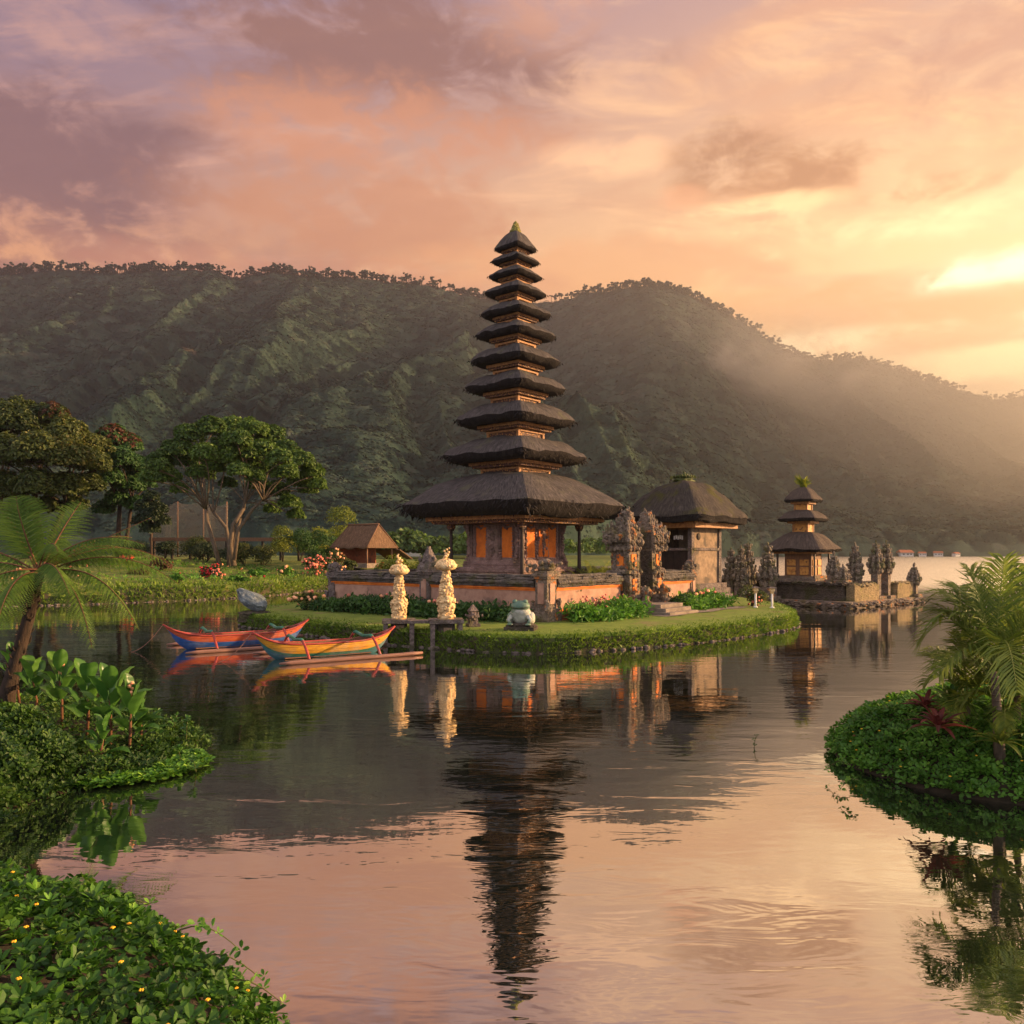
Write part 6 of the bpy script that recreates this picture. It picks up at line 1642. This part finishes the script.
def fern_tree():
    r = np.random.default_rng(44); Dp = 15.2
    base = np.array(((4 - 512) / F * Dp, Dp, .3)); k = Dp / F
    t = thing('tree_fern', 'tree fern with slender dark leaning trunk and wide feathery fronds at the left edge', 'tree fern', base)
    def w(px, py, dy=0): return np.array(((px - 512) * k, Dp + dy, zof(py, Dp))) - base
    b = MB(); P = [(0, 0, -.3), w(8, 690), w(18, 655), w(28, 620), w(34, 592), w(38, 570)]; b.tube(P, [.17, .14, .115, .105, .11, .12], 12)
    for _ in range(90):
        f = r.uniform(0, 1); i = min(4, int(f * 5)); p = np.array(P[i]) + (np.array(P[i + 1]) - np.array(P[i])) * (f * 5 - i); a = r.uniform(0, 2 * PI); o = np.array((math.cos(a), math.sin(a), 0))
        b.tube([p + o * .09, p + o * .15 + (0, 0, .05), p + o * .17 + (0, 0, .12)], [.022, .014, .006], 4)
    b.build('trunk', MT['bark_dark'], t)
    c = w(38, 572)
    for tx, ty, dy, pk, L2, up in ((26, 498, -.3, (-.05, -.2, .25), .66, (1, 0, .1)), (-14, 512, .5, (-.1, 0, .45), .55, (1, .2, .3)), (132, 516, .8, (.1, 0, .10), .26, None), (154, 545, -.4, (.0, 0, .70), .46, None), (172, 585, .3, (.15, 0, .85), .46, None), (160, 624, -.9, (.30, -.1, .95), .44, None), (128, 640, -1.3, (.3, -.2, .9), .42, None),
                                   (116, 590, -1.6, (.1, -.2, .65), .46, None), (60, 622, -1.9, (0, -.3, .65), .46, None), (-20, 628, -1.4, (0, -.2, .7), .46, None), (-75, 595, -.2, (-.1, 0, .75), .46, None), (-95, 555, .5, (-.1, 0, .65), .46, None), (150, 565, .9, (.1, .1, .8), .44, None),
                                   (92, 536, 1.6, (.1, .2, .5), .44, None), (10, 540, 1.9, (0, .2, .6), .44, None), (-50, 525, 1.2, (-.1, .1, .5), .44, None), (124, 560, 1.1, (.1, .1, .7), .42, None), (-45, 642, .6, (-.1, 0, .7), .42, None), (88, 552, -1.0, (.1, -.1, .6), .42, None), (64, 500, .6, (.05, 0, .2), .5, (1, .3, -.3))):
        b = MB(); fern_frond(b, c + r.normal(0, .03, 3), w(tx, ty, dy), pk, L2, r, 15 if up is not None else 24, up); b.build('frond', [MT['L_fern'], MT['stem_red']], t)
fern_tree()

# right islet: ground cover, palms, bromeliads
o, P, N = cover(islet, 'ground_cover', 24000, .075, MT['L_ground'], lambda p: (p[:, 2] > .02) & (p[:, 0] < 11.5), None, 4, .66, .15, 9)
petals('yellow_flowers', P, N, .020, 110, .15, MT['P_yellow'])
def palm(label, px, py, Dp, top, fr, seed, r0=.066, leaf=.36, lean=.0):
    r = np.random.default_rng(seed); k = Dp / F; base = np.array(((px - 512) * k, Dp, zof(py, Dp)))
    t = thing('areca_palm', label, 'palm', base, 0, 'small palms on the planted islet')
    def w(x, y, dy=0): return np.array(((x - 512) * k, Dp + dy, zof(y, Dp))) - base
    c = w(*top); b = MB(); P = [np.array((0, 0, -.3)), c * .33 + (lean * .4, 0, 0), c * .66 + (lean * .5, 0, 0), c]; b.tube(P, [r0 * 1.25, r0, r0 * .85, r0 * .7], 10)
    for i in range(12): 
        f = (i + 1) / 13 * 3; j = min(2, int(f)); q = P[j] + (P[j + 1] - P[j]) * (f - j); b.tube([q - (0, 0, .012), q + (0, 0, .012)], r0 * 1.06 - r0 * .25 * i / 12, 10)
    b.build('trunk', MT['bark'], t)
    for tx, ty, dy, dr in fr:
        tip = w(tx, ty, dy); L = np.linalg.norm(tip - c) * 1.12; dr = dr * 1.45; d = tip - c; d[2] += dr * L; b = MB(); palm_frond(b, c + (0, 0, .03), d, np.linalg.norm(d) * 1.08, leaf * 1.3, 38, r, dr, .030); b.build('frond', MT['L_palm'], t)
palm('tallest areca palm on the right islet with arching fronds over the water', 1000, 744, 11.5, (994, 672), ((932, 655, -.3, .55), (934, 612, .2, .50), (957, 590, .5, .35), (984, 572, .3, .22), (1012, 566, .2, .15), (1042, 585, .2, .30), (1072, 620, .1, .5), (1027, 700, -1.1, .6), (974, 612, 1.0, .4), (1057, 660, .6, .55), (1018, 602, -.7, .35), (997, 590, .9, .25), (967, 640, -1.1, .6)), 1)
palm('slender areca palm at the right edge of the frame behind the tall one', 1018, 736, 12.1, (1016, 660), ((975, 620, .3, .45), (990, 590, .2, .3), (1014, 568, .1, .2), (1040, 572, .1, .2), (1070, 606, .2, .35), (1085, 650, 0, .5), (965, 662, .5, .55), (1045, 706, -.6, .6), (1000, 600, .9, .3)), 2, .05, .36)
palm('short young palm at the foot of the tall one, its fronds low and wide', 968, 735, 12.6, (968, 706), ((928, 672, 0, .45), (942, 650, .3, .35), (968, 638, .2, .2), (996, 650, .2, .3), (1008, 690, -.5, .5), (932, 704, -.6, .5), (955, 660, .7, .3), (984, 664, -.5, .35)), 3, .04, .38)
palm('low spreading palm seedling between the two taller palms', 1004, 742, 11.9, (1004, 716), ((965, 690, 0, .5), (985, 662, .3, .35), (1010, 655, .2, .2), (1036, 668, .2, .35), (1050, 700, -.5, .5), (980, 712, -.6, .5)), 4, .035, .36)
def bromeliad(label, px, py, Dp, L, n, leafm, seed, erect=(.2, 1.3)):
    r = np.random.default_rng(seed); k = Dp / F; base = np.array(((px - 512) * k, Dp, zof(py, Dp)))
    t = thing('bromeliad', label, 'plant', base, 0, 'sword-leaved plants on the islet')
    b = MB()
    for i in range(n):
        a = 2.399 * i; e = erect[0] + (erect[1] - erect[0]) * (i / n) + r.uniform(-.1, .1); d = np.array((math.cos(a) * math.cos(e), math.sin(a) * math.cos(e), math.sin(e)))
        blade_leaf(b, np.zeros(3), d, np.array((0, 0, 1.0)) if e < 1.1 else np.array((-math.cos(a), -math.sin(a), .3)), L * r.uniform(.75, 1.1), .075, r.uniform(.2, .6), r)
    b.build('leaves', leafm, t)
bromeliad('dark red sword-leaved plant, the larger one on the islet left of the palm', 938, 728, 11.7, .55, 22, MT['L_red'], 1)
bromeliad('small dark red sword-leaved plant nearest the edge of the islet', 925, 708, 12.5, .42, 18, MT['L_red'], 2)
bromeliad('tall green sword-leaved plant behind the red ones', 952, 706, 12.6, .70, 26, MT['L_canna'], 3, (.4, 1.4))
bromeliad('green sword-leaved plant low under the tall palm', 1000, 744, 11.3, .5, 20, MT['L_palm'], 4)
for px, py, tx, ty, lab in ((858, 745, 830, 748, 'upper'), (850, 765, 826, 770, 'middle'), (858, 780, 840, 790, 'lower')):
    sprig('leafy sprig trailing off the left tip of the planted islet, the %s one' % lab, gd(px, py, .25), gd(tx, ty, .12), 7, .07, MT['L_ground'], group='sprigs on the islet')
# tiny reed in the open water
c = gd(754, 748, 0.0)
sprig('single small reed shoot standing out of the open water', c, c + (.05, 0, .22), 3, .05, MT['L_dark'], 'reed')

# ================================================================ AIR
def haze():
    m = bpy.data.materials.new('pale_air'); m.use_nodes = True; nt = m.node_tree; nt.nodes.clear()
    v = nt.nodes.new('ShaderNodeVolumePrincipled'); o = nt.nodes.new('ShaderNodeOutputMaterial')
    v.inputs['Color'].default_value = (.92, .90, .92, 1); v.inputs['Density'].default_value = HAZE; v.inputs['Anisotropy'].default_value = .74
    nt.links.new(v.outputs[0], o.inputs['Volume'])
    b = MB(); b.box((0, 930, -1.7), (3560, 2000, 475)); o_ = b.build('haze', m); tag(o_, kind='stuff')
def mist():
    """evening mist gathering against the right-hand slope, with denser wisps near the saddle"""
    m = bpy.data.materials.new('evening_mist'); m.use_nodes = True; nt = m.node_tree; nt.nodes.clear(); g = G(nt)
    v = nt.nodes.new('ShaderNodeVolumePrincipled'); o = nt.nodes.new('ShaderNodeOutputMaterial')
    co = g.coord('Generated'); p = g.coord('Object'); cx, cy_, cz = g.sep(co)
    fx = g.m('MULTIPLY', g.sstep(cx, 0.0, 0.55), g.sstep(cx, 1.0, 0.85))
    fy = g.m('MULTIPLY', g.sstep(cy_, 0.0, 0.3), g.sstep(cy_, 1.0, 0.8))
    fz = g.m('MULTIPLY', g.sstep(cz, 1.0, 0.45), g.sstep(cz, 0.0, 0.06))
    n = g.noise(g.vm('MULTIPLY', p, (1, 1, 1.6)), 0.006, 4, .60, .5)
    soft = g.m('MULTIPLY', g.m('MULTIPLY', g.m('MULTIPLY', fx, fy), fz), g.m('ADD', 0.45, n))
    q = g.vm('DIVIDE', g.vm('SUBTRACT', p, (-150, 15, 35)), (230, 150, 85)); w = g.sstep(g.vm('LENGTH', q), 1.0, .1)
    n2 = g.noise(g.vm('MULTIPLY', p, (1, 1, 1.5)), 0.012, 5, .60, .6)
    f = g.m('MULTIPLY', g.m('MULTIPLY', w, g.sstep(n2, .42, .70)), 0.014)
    g.link(g.m('ADD', g.m('MULTIPLY', soft, MIST), f), v.inputs['Density'])
    v.inputs['Color'].default_value = (.97, .94, .90, 1); v.inputs['Anisotropy'].default_value = .62
    nt.links.new(v.outputs[0], o.inputs['Volume'])
    d = (1230, 640, 400); b = MB(); b.box((0, 0, -d[2] / 2), d); tag(b.build('mist', m, None, (490, 970, 203)), kind='stuff')
MIST = 0.0020
mist()
HAZE = 0.00020
haze()
